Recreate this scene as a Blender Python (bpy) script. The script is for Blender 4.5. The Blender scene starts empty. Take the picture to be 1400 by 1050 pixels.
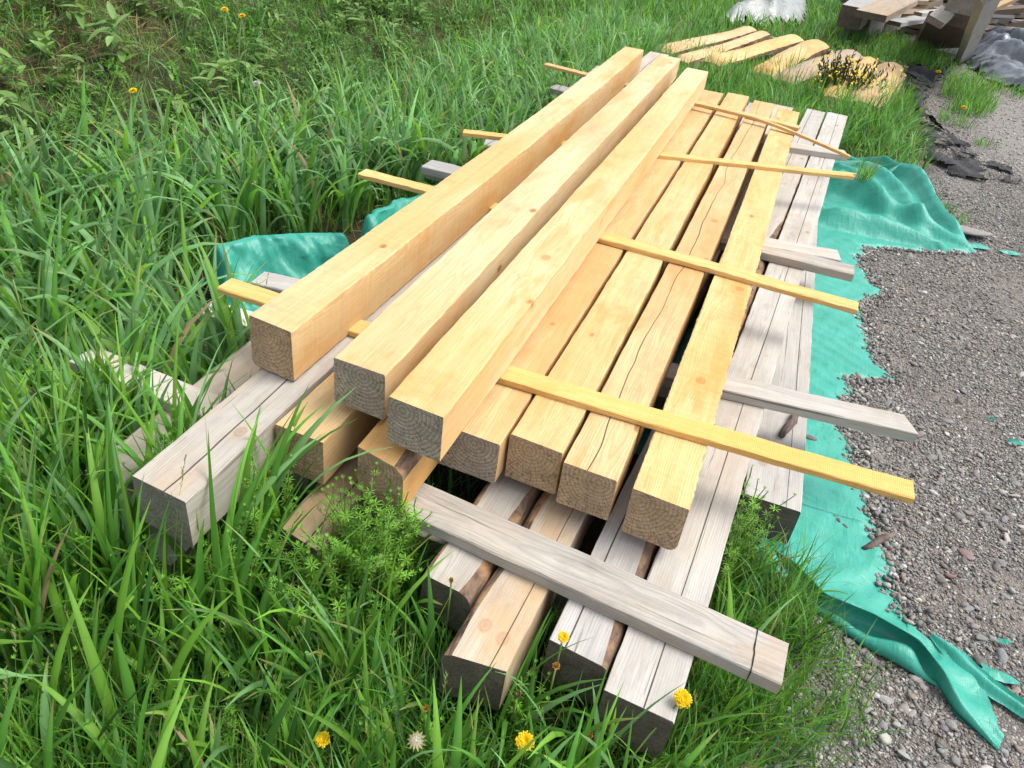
import bpy, bmesh, math, random
import numpy as np
from mathutils import Vector, Matrix
R = random.Random(7)
rng = np.random.default_rng(11)
sc = bpy.context.scene
COL = sc.collection
GZ = -0.51                                  # level of the yard; z = 0 is the top of the yellow deck of timbers

# ------------------------------------------------------------------ camera
CAM = np.array([0.7151, -1.4216, 1.3251]); FPX = 1063.93
cr = np.array([0.93209177, 0.34412537, 0.11306041]); cu = np.array([-0.28394435, 0.50035892, 0.81793432]); cf = np.array([-0.22490117, 0.79449272, -0.56409289])
cam_data = bpy.data.cameras.new('camera'); cam = bpy.data.objects.new('camera', cam_data); COL.objects.link(cam)
cam_data.sensor_width = 36; cam_data.sensor_fit = 'HORIZONTAL'; cam_data.lens = FPX / 1400 * 36
cam_data.clip_start = 0.02; cam_data.clip_end = 600
cam.matrix_world = Matrix(((cr[0], cu[0], -cf[0], CAM[0]), (cr[1], cu[1], -cf[1], CAM[1]), (cr[2], cu[2], -cf[2], CAM[2]), (0, 0, 0, 1)))
sc.camera = cam
def at(px, py, z=GZ):                       # survey helper: point of the photographed place at a known height
    d = cf + (px - 700) / FPX * cr - (py - 525) / FPX * cu
    return CAM + (z - CAM[2]) / d[2] * d

# ------------------------------------------------------------------ light
world = bpy.data.worlds.new('World'); sc.world = world; world.use_nodes = True
wn = world.node_tree; bg = wn.nodes['Background']
sky = wn.nodes.new('ShaderNodeTexSky'); sky.sky_type = 'NISHITA'; sky.sun_disc = False
SUN_EL, SUN_AZ = math.radians(58), math.radians(68)      # azimuth clockwise from +Y
sky.sun_elevation = SUN_EL; sky.sun_rotation = SUN_AZ; sky.air_density = 1.0; sky.dust_density = 3.0; sky.ozone_density = 1.0
hz = wn.nodes.new('ShaderNodeHueSaturation'); hz.inputs['Saturation'].default_value = 0.35      # thin cloud whitens the sky
wn.links.new(sky.outputs[0], hz.inputs['Color']); wn.links.new(hz.outputs[0], bg.inputs[0]); bg.inputs[1].default_value = 0.132
sd = bpy.data.lights.new('sun', 'SUN'); sun = bpy.data.objects.new('sun', sd); COL.objects.link(sun)
sd.energy = 1.2; sd.angle = math.radians(30); sd.color = (1.0, 0.95, 0.86)
sv = Vector((math.sin(SUN_AZ) * math.cos(SUN_EL), math.cos(SUN_AZ) * math.cos(SUN_EL), math.sin(SUN_EL)))
sun.rotation_euler = sv.to_track_quat('Z', 'Y').to_euler(); sun.location = (3, 2, 6)
sc.view_settings.view_transform = 'Standard'; sc.view_settings.look = 'None'
sc.view_settings.exposure = 1.3; sc.view_settings.gamma = 1.0

# ------------------------------------------------------------------ helpers
def tag(o, label=None, cat=None, group=None, kind=None):
    if label: o['label'] = label
    if cat: o['category'] = cat
    if group: o['group'] = group
    if kind: o['kind'] = kind
    return o
def link(name, me, parent=None, loc=None):
    o = bpy.data.objects.new(name, me); COL.objects.link(o)
    if loc is not None: o.location = loc
    if parent is not None: o.parent = parent
    return o
def empty(name, loc, label, cat, group=None):
    o = link(name, None, None, loc); o.empty_display_size = 0.05
    return tag(o, label, cat, group)
def np_mesh(name, V, F, mats, colors=None, smooth=True, mat_idx=None):
    """V (n,3); F (m,k) one face size; colors (n,3) per point"""
    me = bpy.data.meshes.new(name)
    V = np.asarray(V, np.float32); F = np.asarray(F, np.int32)
    n, m, k = len(V), len(F), F.shape[1]
    me.vertices.add(n); me.vertices.foreach_set('co', V.ravel())
    me.loops.add(m * k); me.loops.foreach_set('vertex_index', F.ravel())
    me.polygons.add(m)
    me.polygons.foreach_set('loop_start', np.arange(0, m * k, k, dtype=np.int32))
    me.polygons.foreach_set('loop_total', np.full(m, k, np.int32))
    if smooth: me.polygons.foreach_set('use_smooth', np.ones(m, bool))
    for mt in mats: me.materials.append(mt)
    if mat_idx is not None: me.polygons.foreach_set('material_index', np.asarray(mat_idx, np.int32))
    if colors is not None:
        a = me.color_attributes.new('tint', 'FLOAT_COLOR', 'POINT')
        c = np.ones((n, 4), np.float32); c[:, :3] = colors; a.data.foreach_set('color', c.ravel())
    me.update(calc_edges=True); me.validate()
    return me
def vnoise(x, y, s=1.0, seed=0):
    """cheap smooth value noise in numpy, 0..1"""
    x = np.asarray(x, float) * s + seed * 17.31; y = np.asarray(y, float) * s + seed * 7.77
    xi, yi = np.floor(x), np.floor(y); fx, fy = x - xi, y - yi
    fx = fx * fx * (3 - 2 * fx); fy = fy * fy * (3 - 2 * fy)
    def h(a, b):
        v = np.sin(a * 127.1 + b * 311.7 + seed * 3.1) * 43758.5453
        return v - np.floor(v)
    return (h(xi, yi) * (1 - fx) + h(xi + 1, yi) * fx) * (1 - fy) + (h(xi, yi + 1) * (1 - fx) + h(xi + 1, yi + 1) * fx) * fy
def in_poly(x, y, poly):
    x = np.asarray(x); y = np.asarray(y); ins = np.zeros(x.shape, bool); n = len(poly)
    for i in range(n):
        x1, y1 = poly[i][:2]; x2, y2 = poly[(i + 1) % n][:2]
        if y1 == y2: continue
        c = ((y1 > y) != (y2 > y)) & (x < (x2 - x1) * (y - y1) / (y2 - y1) + x1)
        ins ^= c
    return ins

# ------------------------------------------------------------------ materials
class NT:
    def __init__(s, name):
        s.m = bpy.data.materials.new(name); s.m.use_nodes = True; s.t = s.m.node_tree; s.t.nodes.clear()
        s.out = s.n('ShaderNodeOutputMaterial')
    def n(s, t, **kw):
        nd = s.t.nodes.new(t)
        for k, v in kw.items(): setattr(nd, k, v)
        return nd
    def l(s, a, b): s.t.links.new(a, b)
    def val(s, sock, v):
        if isinstance(v, bpy.types.NodeSocket): s.l(v, sock)
        else: sock.default_value = v
    def math(s, op, a, b=0.0, clamp=False):
        nd = s.n('ShaderNodeMath', operation=op, use_clamp=clamp); s.val(nd.inputs[0], a); s.val(nd.inputs[1], b); return nd.outputs[0]
    def vmul(s, v, k):
        nd = s.n('ShaderNodeVectorMath', operation='MULTIPLY'); s.l(v, nd.inputs[0]); nd.inputs[1].default_value = k; return nd.outputs[0]
    def vadd(s, v, k):
        nd = s.n('ShaderNodeVectorMath', operation='ADD'); s.l(v, nd.inputs[0]); s.val(nd.inputs[1], k); return nd.outputs[0]
    def noise(s, v, scale, detail=3.0, rough=0.5, dist=0.0):
        nd = s.n('ShaderNodeTexNoise'); s.l(v, nd.inputs['Vector']); nd.inputs['Scale'].default_value = scale
        nd.inputs['Detail'].default_value = detail; nd.inputs['Roughness'].default_value = rough; nd.inputs['Distortion'].default_value = dist
        return nd.outputs[0]
    def ramp(s, f, stops):
        nd = s.n('ShaderNodeValToRGB'); s.l(f, nd.inputs[0]); e = nd.color_ramp.elements
        while len(e) < len(stops): e.new(0.5)
        for el, (p, c) in zip(e, stops):
            el.position = p; el.color = (*c, 1) if not isinstance(c, (int, float)) else (c, c, c, 1)
        return nd.outputs[0]
    def mix(s, f, a, b, blend='MIX'):
        nd = s.n('ShaderNodeMix', data_type='RGBA', blend_type=blend)
        s.val(nd.inputs[0], f)
        for i, v in ((6, a), (7, b)):
            if isinstance(v, bpy.types.NodeSocket): s.l(v, nd.inputs[i])
            else: nd.inputs[i].default_value = (*v, 1)
        return nd.outputs[2]
    def bump(s, h, strength, dist):
        nd = s.n('ShaderNodeBump'); nd.inputs['Strength'].default_value = strength; nd.inputs['Distance'].default_value = dist; s.l(h, nd.inputs['Height']); return nd.outputs[0]
    def pbr(s, col, rough=0.7, spec=0.3, normal=None):
        p = s.n('ShaderNodeBsdfPrincipled')
        if isinstance(col, bpy.types.NodeSocket): s.l(col, p.inputs['Base Color'])
        else: p.inputs['Base Color'].default_value = (*col, 1)
        s.val(p.inputs['Roughness'], rough); p.inputs['Specular IOR Level'].default_value = spec
        if normal is not None: s.l(normal, p.inputs['Normal'])
        return p
    def done(s, shader): s.l(shader.outputs[0] if hasattr(shader, 'outputs') else shader, s.out.inputs[0]); return s.m
    def objvec(s):
        tc = s.n('ShaderNodeTexCoord'); oi = s.n('ShaderNodeObjectInfo')
        cx = s.n('ShaderNodeCombineXYZ')
        for i, k in enumerate((3.0, 71.0, 5.0)): s.l(s.math('MULTIPLY', oi.outputs['Random'], k), cx.inputs[i])
        return tc.outputs['Object'], s.vadd(tc.outputs['Object'], cx.outputs[0]), oi.outputs['Random']
    def prop(s, name):
        a = s.n('ShaderNodeAttribute', attribute_type='OBJECT', attribute_name=name); return a.outputs['Fac']

def crack_mask(t, obj, vec):
    """a drying check running along the stick, set by custom properties check_pos (m from the middle) and check_width"""
    sx = t.n('ShaderNodeSeparateXYZ'); t.l(obj, sx.inputs[0])
    wob = t.noise(t.vmul(vec, (0.01, 1.0, 0.01)), 1.3, 3, 0.42)
    off = t.math('MULTIPLY', t.math('SUBTRACT', wob, 0.5), t.prop('check_wander'))
    d = t.math('ABSOLUTE', t.math('SUBTRACT', t.math('SUBTRACT', sx.outputs[0], t.prop('check_pos')), off))
    w = t.math('MULTIPLY', t.prop('check_width'), t.noise(t.vmul(vec, (0.01, 1.0, 0.01)), 1.1, 3, 0.6))
    g = t.n('ShaderNodeNewGeometry'); sz = t.n('ShaderNodeSeparateXYZ'); t.l(g.outputs['Normal'], sz.inputs[0])
    up = t.math('GREATER_THAN', sz.outputs[2], 0.6)
    return t.math('MULTIPLY', t.math('LESS_THAN', d, w), up)

def wood(name, light, dark, ring, knot, tint, tint_amt, streak=1.0, old=False):
    t = NT(name); obj, vec, rnd = t.objvec()
    low = t.noise(t.vmul(vec, (1.2, 0.35, 1.2)), 2.0, 3, 0.5)
    mid = t.noise(t.vmul(vec, (1.0, 0.06, 1.0)), 34.0, 5, 0.65)
    fine = t.noise(t.vmul(vec, (1.0, 0.018, 1.0)), 260.0, 3, 0.7)
    # knots
    kv = t.n('ShaderNodeTexVoronoi', feature='F1'); t.l(t.vmul(vec, (1.0, 0.62, 1.0)), kv.inputs['Vector']); kv.inputs['Scale'].default_value = 6.4
    has = t.math('GREATER_THAN', t.n('ShaderNodeSeparateColor').outputs[0], 0.58)
    t.l(kv.outputs['Color'], has.node.inputs[0].links[0].from_node.inputs[0])
    kd = kv.outputs['Distance']
    kmask = t.math('MULTIPLY', t.ramp(kd, [(0.06, 1.0), (0.10, 0.0)]), has)
    khalo = t.math('MULTIPLY', t.ramp(kd, [(0.05, 1.0), (0.24, 0.0)]), has)
    # growth rings seen on the sawn faces
    ctr = t.n('ShaderNodeCombineXYZ')
    t.l(t.math('MULTIPLY', t.math('SUBTRACT', rnd, 0.5), 0.12), ctr.inputs[0]); ctr.inputs[2].default_value = -0.085
    rv = t.vadd(t.vmul(obj, (1.0, 0.05, 1.0)), ctr.outputs[0])
    dn = t.n('ShaderNodeTexNoise'); t.l(t.vmul(vec, (3.0, 0.9, 3.0)), dn.inputs['Vector']); dn.inputs['Scale'].default_value = 1.4
    dv = t.vmul(t.vadd(dn.outputs['Color'], (-0.5, -0.5, -0.5)), (0.085, 0.0, 0.085))
    rv = t.vadd(rv, dv)
    kk = t.n('ShaderNodeCombineXYZ'); t.l(t.math('MULTIPLY', khalo, 0.012), kk.inputs[0]); t.l(t.math('MULTIPLY', khalo, 0.012), kk.inputs[2])
    rv = t.vadd(rv, kk.outputs[0])
    wv = t.n('ShaderNodeTexWave', wave_type='RINGS', rings_direction='Y', wave_profile='SAW'); t.l(rv, wv.inputs['Vector'])
    wv.inputs['Scale'].default_value = 46; wv.inputs['Distortion'].default_value = 1.2; wv.inputs['Detail'].default_value = 1.5; wv.inputs['Detail Scale'].default_value = 0.6
    rings = t.ramp(wv.outputs['Fac'], [(0.45, 0.0), (0.85, 1.0), (1.0, 0.25)])
    c = t.mix(t.math('MULTIPLY', t.ramp(mid, [(0.32, 0.0), (0.72, 1.0)]), 0.55 * streak), light, dark)
    c = t.mix(t.math('MULTIPLY', rings, ring), c, dark)
    c = t.mix(t.math('MULTIPLY', t.ramp(low, [(0.45, 0.0), (0.68, 1.0)]), tint_amt), c, tint)
    c = t.mix(t.math('MULTIPLY', t.ramp(fine, [(0.5, 0.0), (0.75, 1.0)]), 0.30 * streak), c, tuple(v * 0.55 for v in dark))
    c = t.mix(t.math('MULTIPLY', khalo, 0.35), c, tint)
    c = t.mix(t.math('MULTIPLY', kmask, 0.85), c, knot)
    # grime specks and handling marks
    sp = t.noise(vec, 120.0, 2, 0.6); sp2 = t.noise(vec, 5.0, 2, 0.5)
    spm = t.math('MULTIPLY', t.ramp(sp, [(0.70, 0.0), (0.76, 1.0)]), t.ramp(sp2, [(0.5, 0.0), (0.7, 0.8)]))
    c = t.mix(t.math('MULTIPLY', spm, 0.6), c, tuple(v * 0.35 for v in dark))
    st = t.noise(t.vmul(vec, (1.0, 0.28, 1.0)), 7.0, 5, 0.68, 0.5)
    c = t.mix(t.math('MULTIPLY', t.ramp(st, [(0.52, 0.0), (0.64, 1.0)]), 0.55), c, tuple(a_ * b_ for a_, b_ in zip(tint, (0.92, 0.86, 0.80))))
    gs_ = t.noise(t.vmul(vec, (1.0, 0.5, 1.0)), 3.1, 6, 0.72)
    c = t.mix(t.math('MULTIPLY', t.ramp(gs_, [(0.56, 0.0), (0.70, 1.0)]), 0.34), c, tuple(v * 0.62 for v in dark))
    if old:
        ck = t.noise(t.vmul(vec, (1.0, 0.012, 1.0)), 90.0, 3, 0.6)
        ckm = t.ramp(ck, [(0.655, 0.0), (0.69, 1.0)])
        c = t.mix(t.math('MULTIPLY', ckm, 0.65), c, (0.07, 0.06, 0.05))
        blot = t.noise(t.vmul(vec, (1.0, 0.5, 1.0)), 9.0, 5, 0.7)
        c = t.mix(t.math('MULTIPLY', t.ramp(blot, [(0.55, 0.0), (0.75, 1.0)]), 0.35), c, tuple(v * 0.5 for v in dark))
    # knots whose place is known from the photograph (object properties, metres in the stick's own frame)
    sk = t.n('ShaderNodeSeparateXYZ'); t.l(t.vadd(obj, t.vmul(dn.outputs['Color'], (0.008, 0.008, 0))), sk.inputs[0]); gk = t.n('ShaderNodeNewGeometry'); gz = t.n('ShaderNodeSeparateXYZ'); t.l(gk.outputs['Normal'], gz.inputs[0]); upk = t.math('GREATER_THAN', gz.outputs[2], 0.6)
    for q in ('a', 'b'):
        ddx = t.math('SUBTRACT', sk.outputs[0], t.prop('knot_%s_x' % q)); ddy = t.math('MULTIPLY', t.math('SUBTRACT', sk.outputs[1], t.prop('knot_%s_y' % q)), 0.75)
        rk = t.math('SQRT', t.math('ADD', t.math('POWER', ddx, 2.0), t.math('POWER', ddy, 2.0)))
        body = t.math('MULTIPLY', t.ramp(rk, [(0.004, 0.75), (0.0065, 0.35), (0.0105, 0.45), (0.0125, 1.0), (0.0145, 0.9), (0.0165, 0.0)]), upk); hal = t.math('MULTIPLY', t.ramp(rk, [(0.014, 0.45), (0.045, 0.0)]), upk)
        c = t.mix(hal, c, tint); c = t.mix(t.math('MULTIPLY', body, 0.75), c, knot)
    # tone differs a little from stick to stick
    br = t.n('ShaderNodeHueSaturation'); t.l(c, br.inputs['Color'])
    t.l(t.math('ADD', t.math('MULTIPLY', rnd, 0.16), 0.92), br.inputs['Value']); t.l(t.math('ADD', t.math('MULTIPLY', rnd, 0.18), 0.90), br.inputs['Saturation'])
    cm = crack_mask(t, obj, vec)
    c = t.mix(t.math('MULTIPLY', cm, 0.9), br.outputs[0], (0.035, 0.025, 0.018))
    # saw marks across the stick
    sawn = t.noise(t.vmul(vec, (0.4, 1.0, 0.4)), 150.0, 2, 0.6)
    saw = t.n('ShaderNodeTexWave', wave_type='BANDS', bands_direction='Y'); t.l(t.vadd(vec, t.vmul(dv, (0.2, 0.2, 0.2))), saw.inputs['Vector']); saw.inputs['Scale'].default_value = 62; saw.inputs['Distortion'].default_value = 2.5; saw.inputs['Detail'].default_value = 2
    c = t.mix(t.math('MULTIPLY', t.ramp(sawn, [(0.52, 0.0), (0.72, 1.0)]), 0.16 if not old else 0.08), c, tuple(v * 0.75 for v in dark))
    h = t.math('ADD', t.math('MULTIPLY', fine, 0.7), t.math('MULTIPLY', saw.outputs['Fac'], 0.30 if not old else 0.10))
    h = t.math('SUBTRACT', h, t.math('MULTIPLY', cm, 2.0))
    return t.done(t.pbr(c, 0.62 if not old else 0.8, 0.28, t.bump(h, 0.75, 0.0020)))
def endgrain(name, light, dark, dirt, dirt_amt, ring=0.8):
    t = NT(name); obj, vec, rnd = t.objvec()
    ctr = t.n('ShaderNodeCombineXYZ'); t.l(t.math('MULTIPLY', t.math('SUBTRACT', rnd, 0.5), 0.14), ctr.inputs[0]); ctr.inputs[2].default_value = -0.05
    dn = t.n('ShaderNodeTexNoise'); t.l(vec, dn.inputs['Vector']); dn.inputs['Scale'].default_value = 9
    rv = t.vadd(t.vadd(t.vmul(obj, (1, 0, 1)), ctr.outputs[0]), t.vmul(dn.outputs['Color'], (0.012, 0, 0.012)))
    wv = t.n('ShaderNodeTexWave', wave_type='RINGS', rings_direction='Y', wave_profile='SAW'); t.l(rv, wv.inputs['Vector']); wv.inputs['Scale'].default_value = 27; wv.inputs['Distortion'].default_value = 0.8; wv.inputs['Detail'].default_value = 1
    c = t.mix(t.ramp(wv.outputs['Fac'], [(0.3, 0.0), (0.9, ring)]), light, tuple(v * 0.8 for v in dark))
    # rough saw kerf lines and grime
    k = t.noise(t.vmul(vec, (0.25, 1, 1.0)), 130.0, 4, 0.7)
    c = t.mix(t.ramp(k, [(0.45, 0.0), (0.8, 0.45)]), c, tuple(v * 0.5 for v in dark))
    d = t.noise(vec, 14.0, 5, 0.65)
    c = t.mix(t.math('MULTIPLY', t.ramp(d, [(0.35, 0.0), (0.65, 1.0)]), dirt_amt), c, dirt)
    # radial checks
    sx = t.n('ShaderNodeSeparateXYZ'); t.l(rv, sx.inputs[0])
    ang = t.math('ARCTAN2', sx.outputs[2], sx.outputs[0])
    av = t.n('ShaderNodeCombineXYZ'); t.l(t.math('MULTIPLY', ang, 3.0), av.inputs[0]); t.l(t.math('MULTIPLY', rnd, 40.0), av.inputs[1])
    rr = t.math('SQRT', t.math('ADD', t.math('POWER', sx.outputs[0], 2.0), t.math('POWER', sx.outputs[2], 2.0))); t.l(t.math('MULTIPLY', rr, 9.0), av.inputs[2])
    a = t.noise(av.outputs[0], 3.2, 3, 0.6)
    am = t.ramp(a, [(0.482, 0.0), (0.496, 1.0), (0.508, 1.0), (0.522, 0.0)])
    c = t.mix(t.math('MULTIPLY', am, 0.72), c, (0.05, 0.04, 0.03))
    h = t.math('SUBTRACT', t.math('ADD', k, t.math('MULTIPLY', wv.outputs['Fac'], 0.5)), t.math('MULTIPLY', am, 1.2))
    return t.done(t.pbr(c, 0.85, 0.2, t.bump(h, 0.6, 0.002)))

YEL = wood('fresh_spruce', (0.655, 0.525, 0.315), (0.49, 0.325, 0.155), 0.60, (0.24, 0.11, 0.035), (0.55, 0.30, 0.095), 0.62, 1.25)
YELD = wood('deck_spruce', (0.640, 0.475, 0.245), (0.46, 0.275, 0.105), 0.60, (0.22, 0.10, 0.03), (0.53, 0.27, 0.08), 0.75, 1.25)
STK = wood('fresh_stick_wood', (0.64, 0.45, 0.20), (0.50, 0.29, 0.085), 0.5, (0.34, 0.16, 0.05), (0.60, 0.33, 0.09), 0.6)
WHT = wood('bone_white_wood', (0.58, 0.565, 0.53), (0.40, 0.38, 0.345), 0.3, (0.30, 0.2, 0.13), (0.46, 0.38, 0.27), 0.6, 1.1, True)
GREY = wood('weathered_wood', (0.44, 0.412, 0.372), (0.235, 0.214, 0.188), 0.5, (0.22, 0.145, 0.095), (0.40, 0.325, 0.24), 0.75, 1.25, True)
GREYP = wood('bleached_wood', (0.475, 0.458, 0.432), (0.27, 0.255, 0.235), 0.42, (0.24, 0.16, 0.11), (0.38, 0.34, 0.285), 0.6, 1.2, True)
TANG = wood('pale_tan_wood', (0.49, 0.435, 0.36), (0.29, 0.24, 0.185), 0.45, (0.33, 0.18, 0.11), (0.42, 0.31, 0.19), 0.6, 1.2, True)
TAN = wood('tan_weathered_wood', (0.42, 0.345, 0.255), (0.255, 0.195, 0.132), 0.5, (0.24, 0.14, 0.08), (0.38, 0.25, 0.13), 0.75, 1.2, True)
SIL = wood('silvered_wood', (0.37, 0.37, 0.365), (0.22, 0.217, 0.21), 0.35, (0.2, 0.17, 0.14), (0.32, 0.305, 0.285), 0.5, 1.25, True)
DRK = wood('dark_scrap_wood', (0.17, 0.14, 0.112), (0.08, 0.062, 0.047), 0.4, (0.08, 0.06, 0.04), (0.20, 0.13, 0.08), 0.5, 1.2, True)
E_GREY = endgrain('cut_end_greyed', (0.47, 0.40, 0.325), (0.29, 0.235, 0.185), (0.21, 0.168, 0.13), 0.5)
E_BRN = endgrain('cut_end_brown', (0.52, 0.37, 0.23), (0.33, 0.215, 0.125), (0.24, 0.165, 0.105), 0.5, 0.6)
E_FRESH = endgrain('cut_end_fresh', (0.60, 0.41, 0.19), (0.42, 0.26, 0.10), (0.38, 0.25, 0.13), 0.3)
E_OLD = endgrain('cut_end_dark', (0.165, 0.138, 0.11), (0.09, 0.073, 0.057), (0.06, 0.05, 0.038), 0.6, 0.3)
E_OLDG = endgrain('cut_end_pale_grey', (0.30, 0.272, 0.237), (0.18, 0.16, 0.135), (0.155, 0.135, 0.11), 0.6, 0.4)

def bark_mat(name, a, b, c2):
    t = NT(name); obj, vec, rnd = t.objvec()
    n1 = t.noise(t.vmul(vec, (1, 0.35, 1)), 38, 6, 0.7, 0.6); n2 = t.noise(vec, 9, 4, 0.6)
    c = t.mix(t.ramp(n1, [(0.35, 0.0), (0.6, 1.0)]), a, b); c = t.mix(t.ramp(n2, [(0.5, 0.0), (0.62, 0.8)]), c, c2)
    return t.done(t.pbr(c, 0.9, 0.2, t.bump(n1, 0.8, 0.006)))
BARK = bark_mat('spruce_bark', (0.07, 0.045, 0.032), (0.20, 0.135, 0.095), (0.36, 0.21, 0.11))

def leaf_mat(name, trans=0.40, rough=0.5, spec=0.32):
    t = NT(name); a = t.n('ShaderNodeAttribute', attribute_name='tint'); g = t.n('ShaderNodeNewGeometry')
    p = t.pbr(a.outputs['Color'], rough, spec)
    tr = t.n('ShaderNodeBsdfTranslucent'); hs = t.n('ShaderNodeHueSaturation'); t.l(a.outputs['Color'], hs.inputs['Color']); hs.inputs['Value'].default_value = 1.5; hs.inputs['Hue'].default_value = 0.493; hs.inputs['Saturation'].default_value = 1.05
    t.l(hs.outputs[0], tr.inputs[0])
    mx = t.n('ShaderNodeMixShader'); mx.inputs[0].default_value = trans; t.l(p.outputs[0], mx.inputs[1]); t.l(tr.outputs[0], mx.inputs[2])
    return t.done(mx)
LEAF = leaf_mat('grass_blade'); HERB = leaf_mat('herb_leaf', 0.3, 0.5, 0.35)
def tint_mat(name, rough=0.8, spec=0.25, bumpy=0.0):
    t = NT(name); a = t.n('ShaderNodeAttribute', attribute_name='tint'); tc = t.n('ShaderNodeTexCoord')
    n = t.noise(tc.outputs['Object'], 180, 3, 0.6); n2 = t.noise(tc.outputs['Object'], 45, 3, 0.6)
    c = t.mix(t.ramp(n, [(0.3, 0.0), (0.7, 0.45)]), a.outputs['Color'], (0.05, 0.048, 0.045))
    c = t.mix(t.ramp(n2, [(0.5, 0.0), (0.7, 0.3)]), c, (0.35, 0.34, 0.32))
    return t.done(t.pbr(c, rough, spec, t.bump(n, 0.4, 0.002) if bumpy else None))
STONE = tint_mat('pebble_stone', 0.78, 0.3, 1.0)
def flat(name, col, rough=0.6, spec=0.3, sss=0):
    t = NT(name); tc = t.n('ShaderNodeTexCoord'); n = t.noise(tc.outputs['Object'], 90, 3, 0.6)
    c = t.mix(t.ramp(n, [(0.3, 0.0), (0.7, 0.5)]), col, tuple(v * 0.6 for v in col))
    return t.done(t.pbr(c, rough, spec))
PETAL = flat('dandelion_yellow', (0.86, 0.60, 0.010), 0.6); PETALO = flat('spent_petal_orange', (0.55, 0.25, 0.03), 0.7)
STEMG = flat('flower_stem_green', (0.16, 0.24, 0.06), 0.5); BRACT = flat('bract_green', (0.14, 0.20, 0.07), 0.6)
FLUFF = flat('seed_fluff', (0.62, 0.60, 0.54), 0.9, 0.1); BUDB = flat('spent_bud_brown', (0.34, 0.21, 0.13), 0.8); DRYB = flat('dry_bract_straw', (0.42, 0.36, 0.22), 0.8)
TWIGM = bark_mat('twig_bark', (0.05, 0.04, 0.035), (0.15, 0.115, 0.10), (0.20, 0.16, 0.15))

def tarp_mat():
    t = NT('teal_woven_tarp'); tc = t.n('ShaderNodeTexCoord'); v = tc.outputs['Object']
    n = t.noise(v, 7.0, 5, 0.6); d = t.noise(v, 60.0, 3, 0.6); d2 = t.noise(v, 2.6, 3, 0.5)
    c = t.mix(t.ramp(n, [(0.3, 0.0), (0.7, 1.0)]), (0.028, 0.295, 0.222), (0.05, 0.37, 0.287))
    c = t.mix(t.math('MULTIPLY', t.ramp(d, [(0.55, 0.0), (0.75, 1.0)]), t.math('MULTIPLY', t.ramp(d2, [(0.4, 0.0), (0.7, 1.0)]), 0.35)), c, (0.12, 0.30, 0.24))
    specks = t.noise(v, 95.0, 1, 0.4); spz = t.noise(v, 3.5, 2, 0.5)
    c = t.mix(t.math('MULTIPLY', t.ramp(specks, [(0.735, 0.0), (0.75, 1.0)]), t.ramp(spz, [(0.5, 0.0), (0.6, 1.0)])), c, (0.05, 0.05, 0.04))
    w1 = t.n('ShaderNodeTexWave', wave_type='BANDS', bands_direction='X'); t.l(v, w1.inputs['Vector']); w1.inputs['Scale'].default_value = 60; w1.inputs['Distortion'].default_value = 0.6
    w2 = t.n('ShaderNodeTexWave', wave_type='BANDS', bands_direction='Y'); t.l(v, w2.inputs['Vector']); w2.inputs['Scale'].default_value = 60; w2.inputs['Distortion'].default_value = 0.6
    cr_ = t.noise(t.vmul(v, (1.0, 2.6, 1.0)), 6.0, 3, 0.5, 0.8); cr2 = t.noise(t.vmul(v, (3.0, 0.8, 1.0)), 14.0, 3, 0.5, 0.8)
    h = t.math('ADD', t.math('MULTIPLY', t.math('ADD', w1.outputs['Fac'], w2.outputs['Fac']), 0.02), t.math('ADD', t.math('MULTIPLY', cr_, 0.9), t.math('MULTIPLY', cr2, 0.45)))
    p = t.pbr(c, 0.42, 0.45, t.bump(h, 0.5, 0.016))
    tr = t.n('ShaderNodeBsdfTranslucent'); t.l(c, tr.inputs[0]); mx = t.n('ShaderNodeMixShader'); mx.inputs[0].default_value = 0.15
    t.l(p.outputs[0], mx.inputs[1]); t.l(tr.outputs[0], mx.inputs[2])
    return t.done(mx)
TARP = tarp_mat()
def sheet_mat(name, a, b, rough, spec, sc_=6.0, bs_=0.8):
    t = NT(name); tc = t.n('ShaderNodeTexCoord'); v = tc.outputs['Object']; n = t.noise(v, sc_, 5, 0.65, 0.8); n2 = t.noise(v, sc_ * 6, 4, 0.6)
    c = t.mix(t.ramp(n, [(0.35, 0.0), (0.65, 1.0)]), a, b)
    return t.done(t.pbr(c, rough, spec, t.bump(t.math('ADD', n, t.math('MULTIPLY', n2, 0.4)), bs_, 0.04)))
BLACKP = sheet_mat('black_plastic_film', (0.025, 0.031, 0.04), (0.07, 0.085, 0.105), 0.25, 0.8, 2.2, 0.35)
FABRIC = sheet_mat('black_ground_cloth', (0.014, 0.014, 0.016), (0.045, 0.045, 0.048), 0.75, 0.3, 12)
CLEARP = sheet_mat('milky_plastic_film', (0.25, 0.27, 0.262), (0.15, 0.17, 0.155), 0.3, 0.6, 3)

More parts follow.
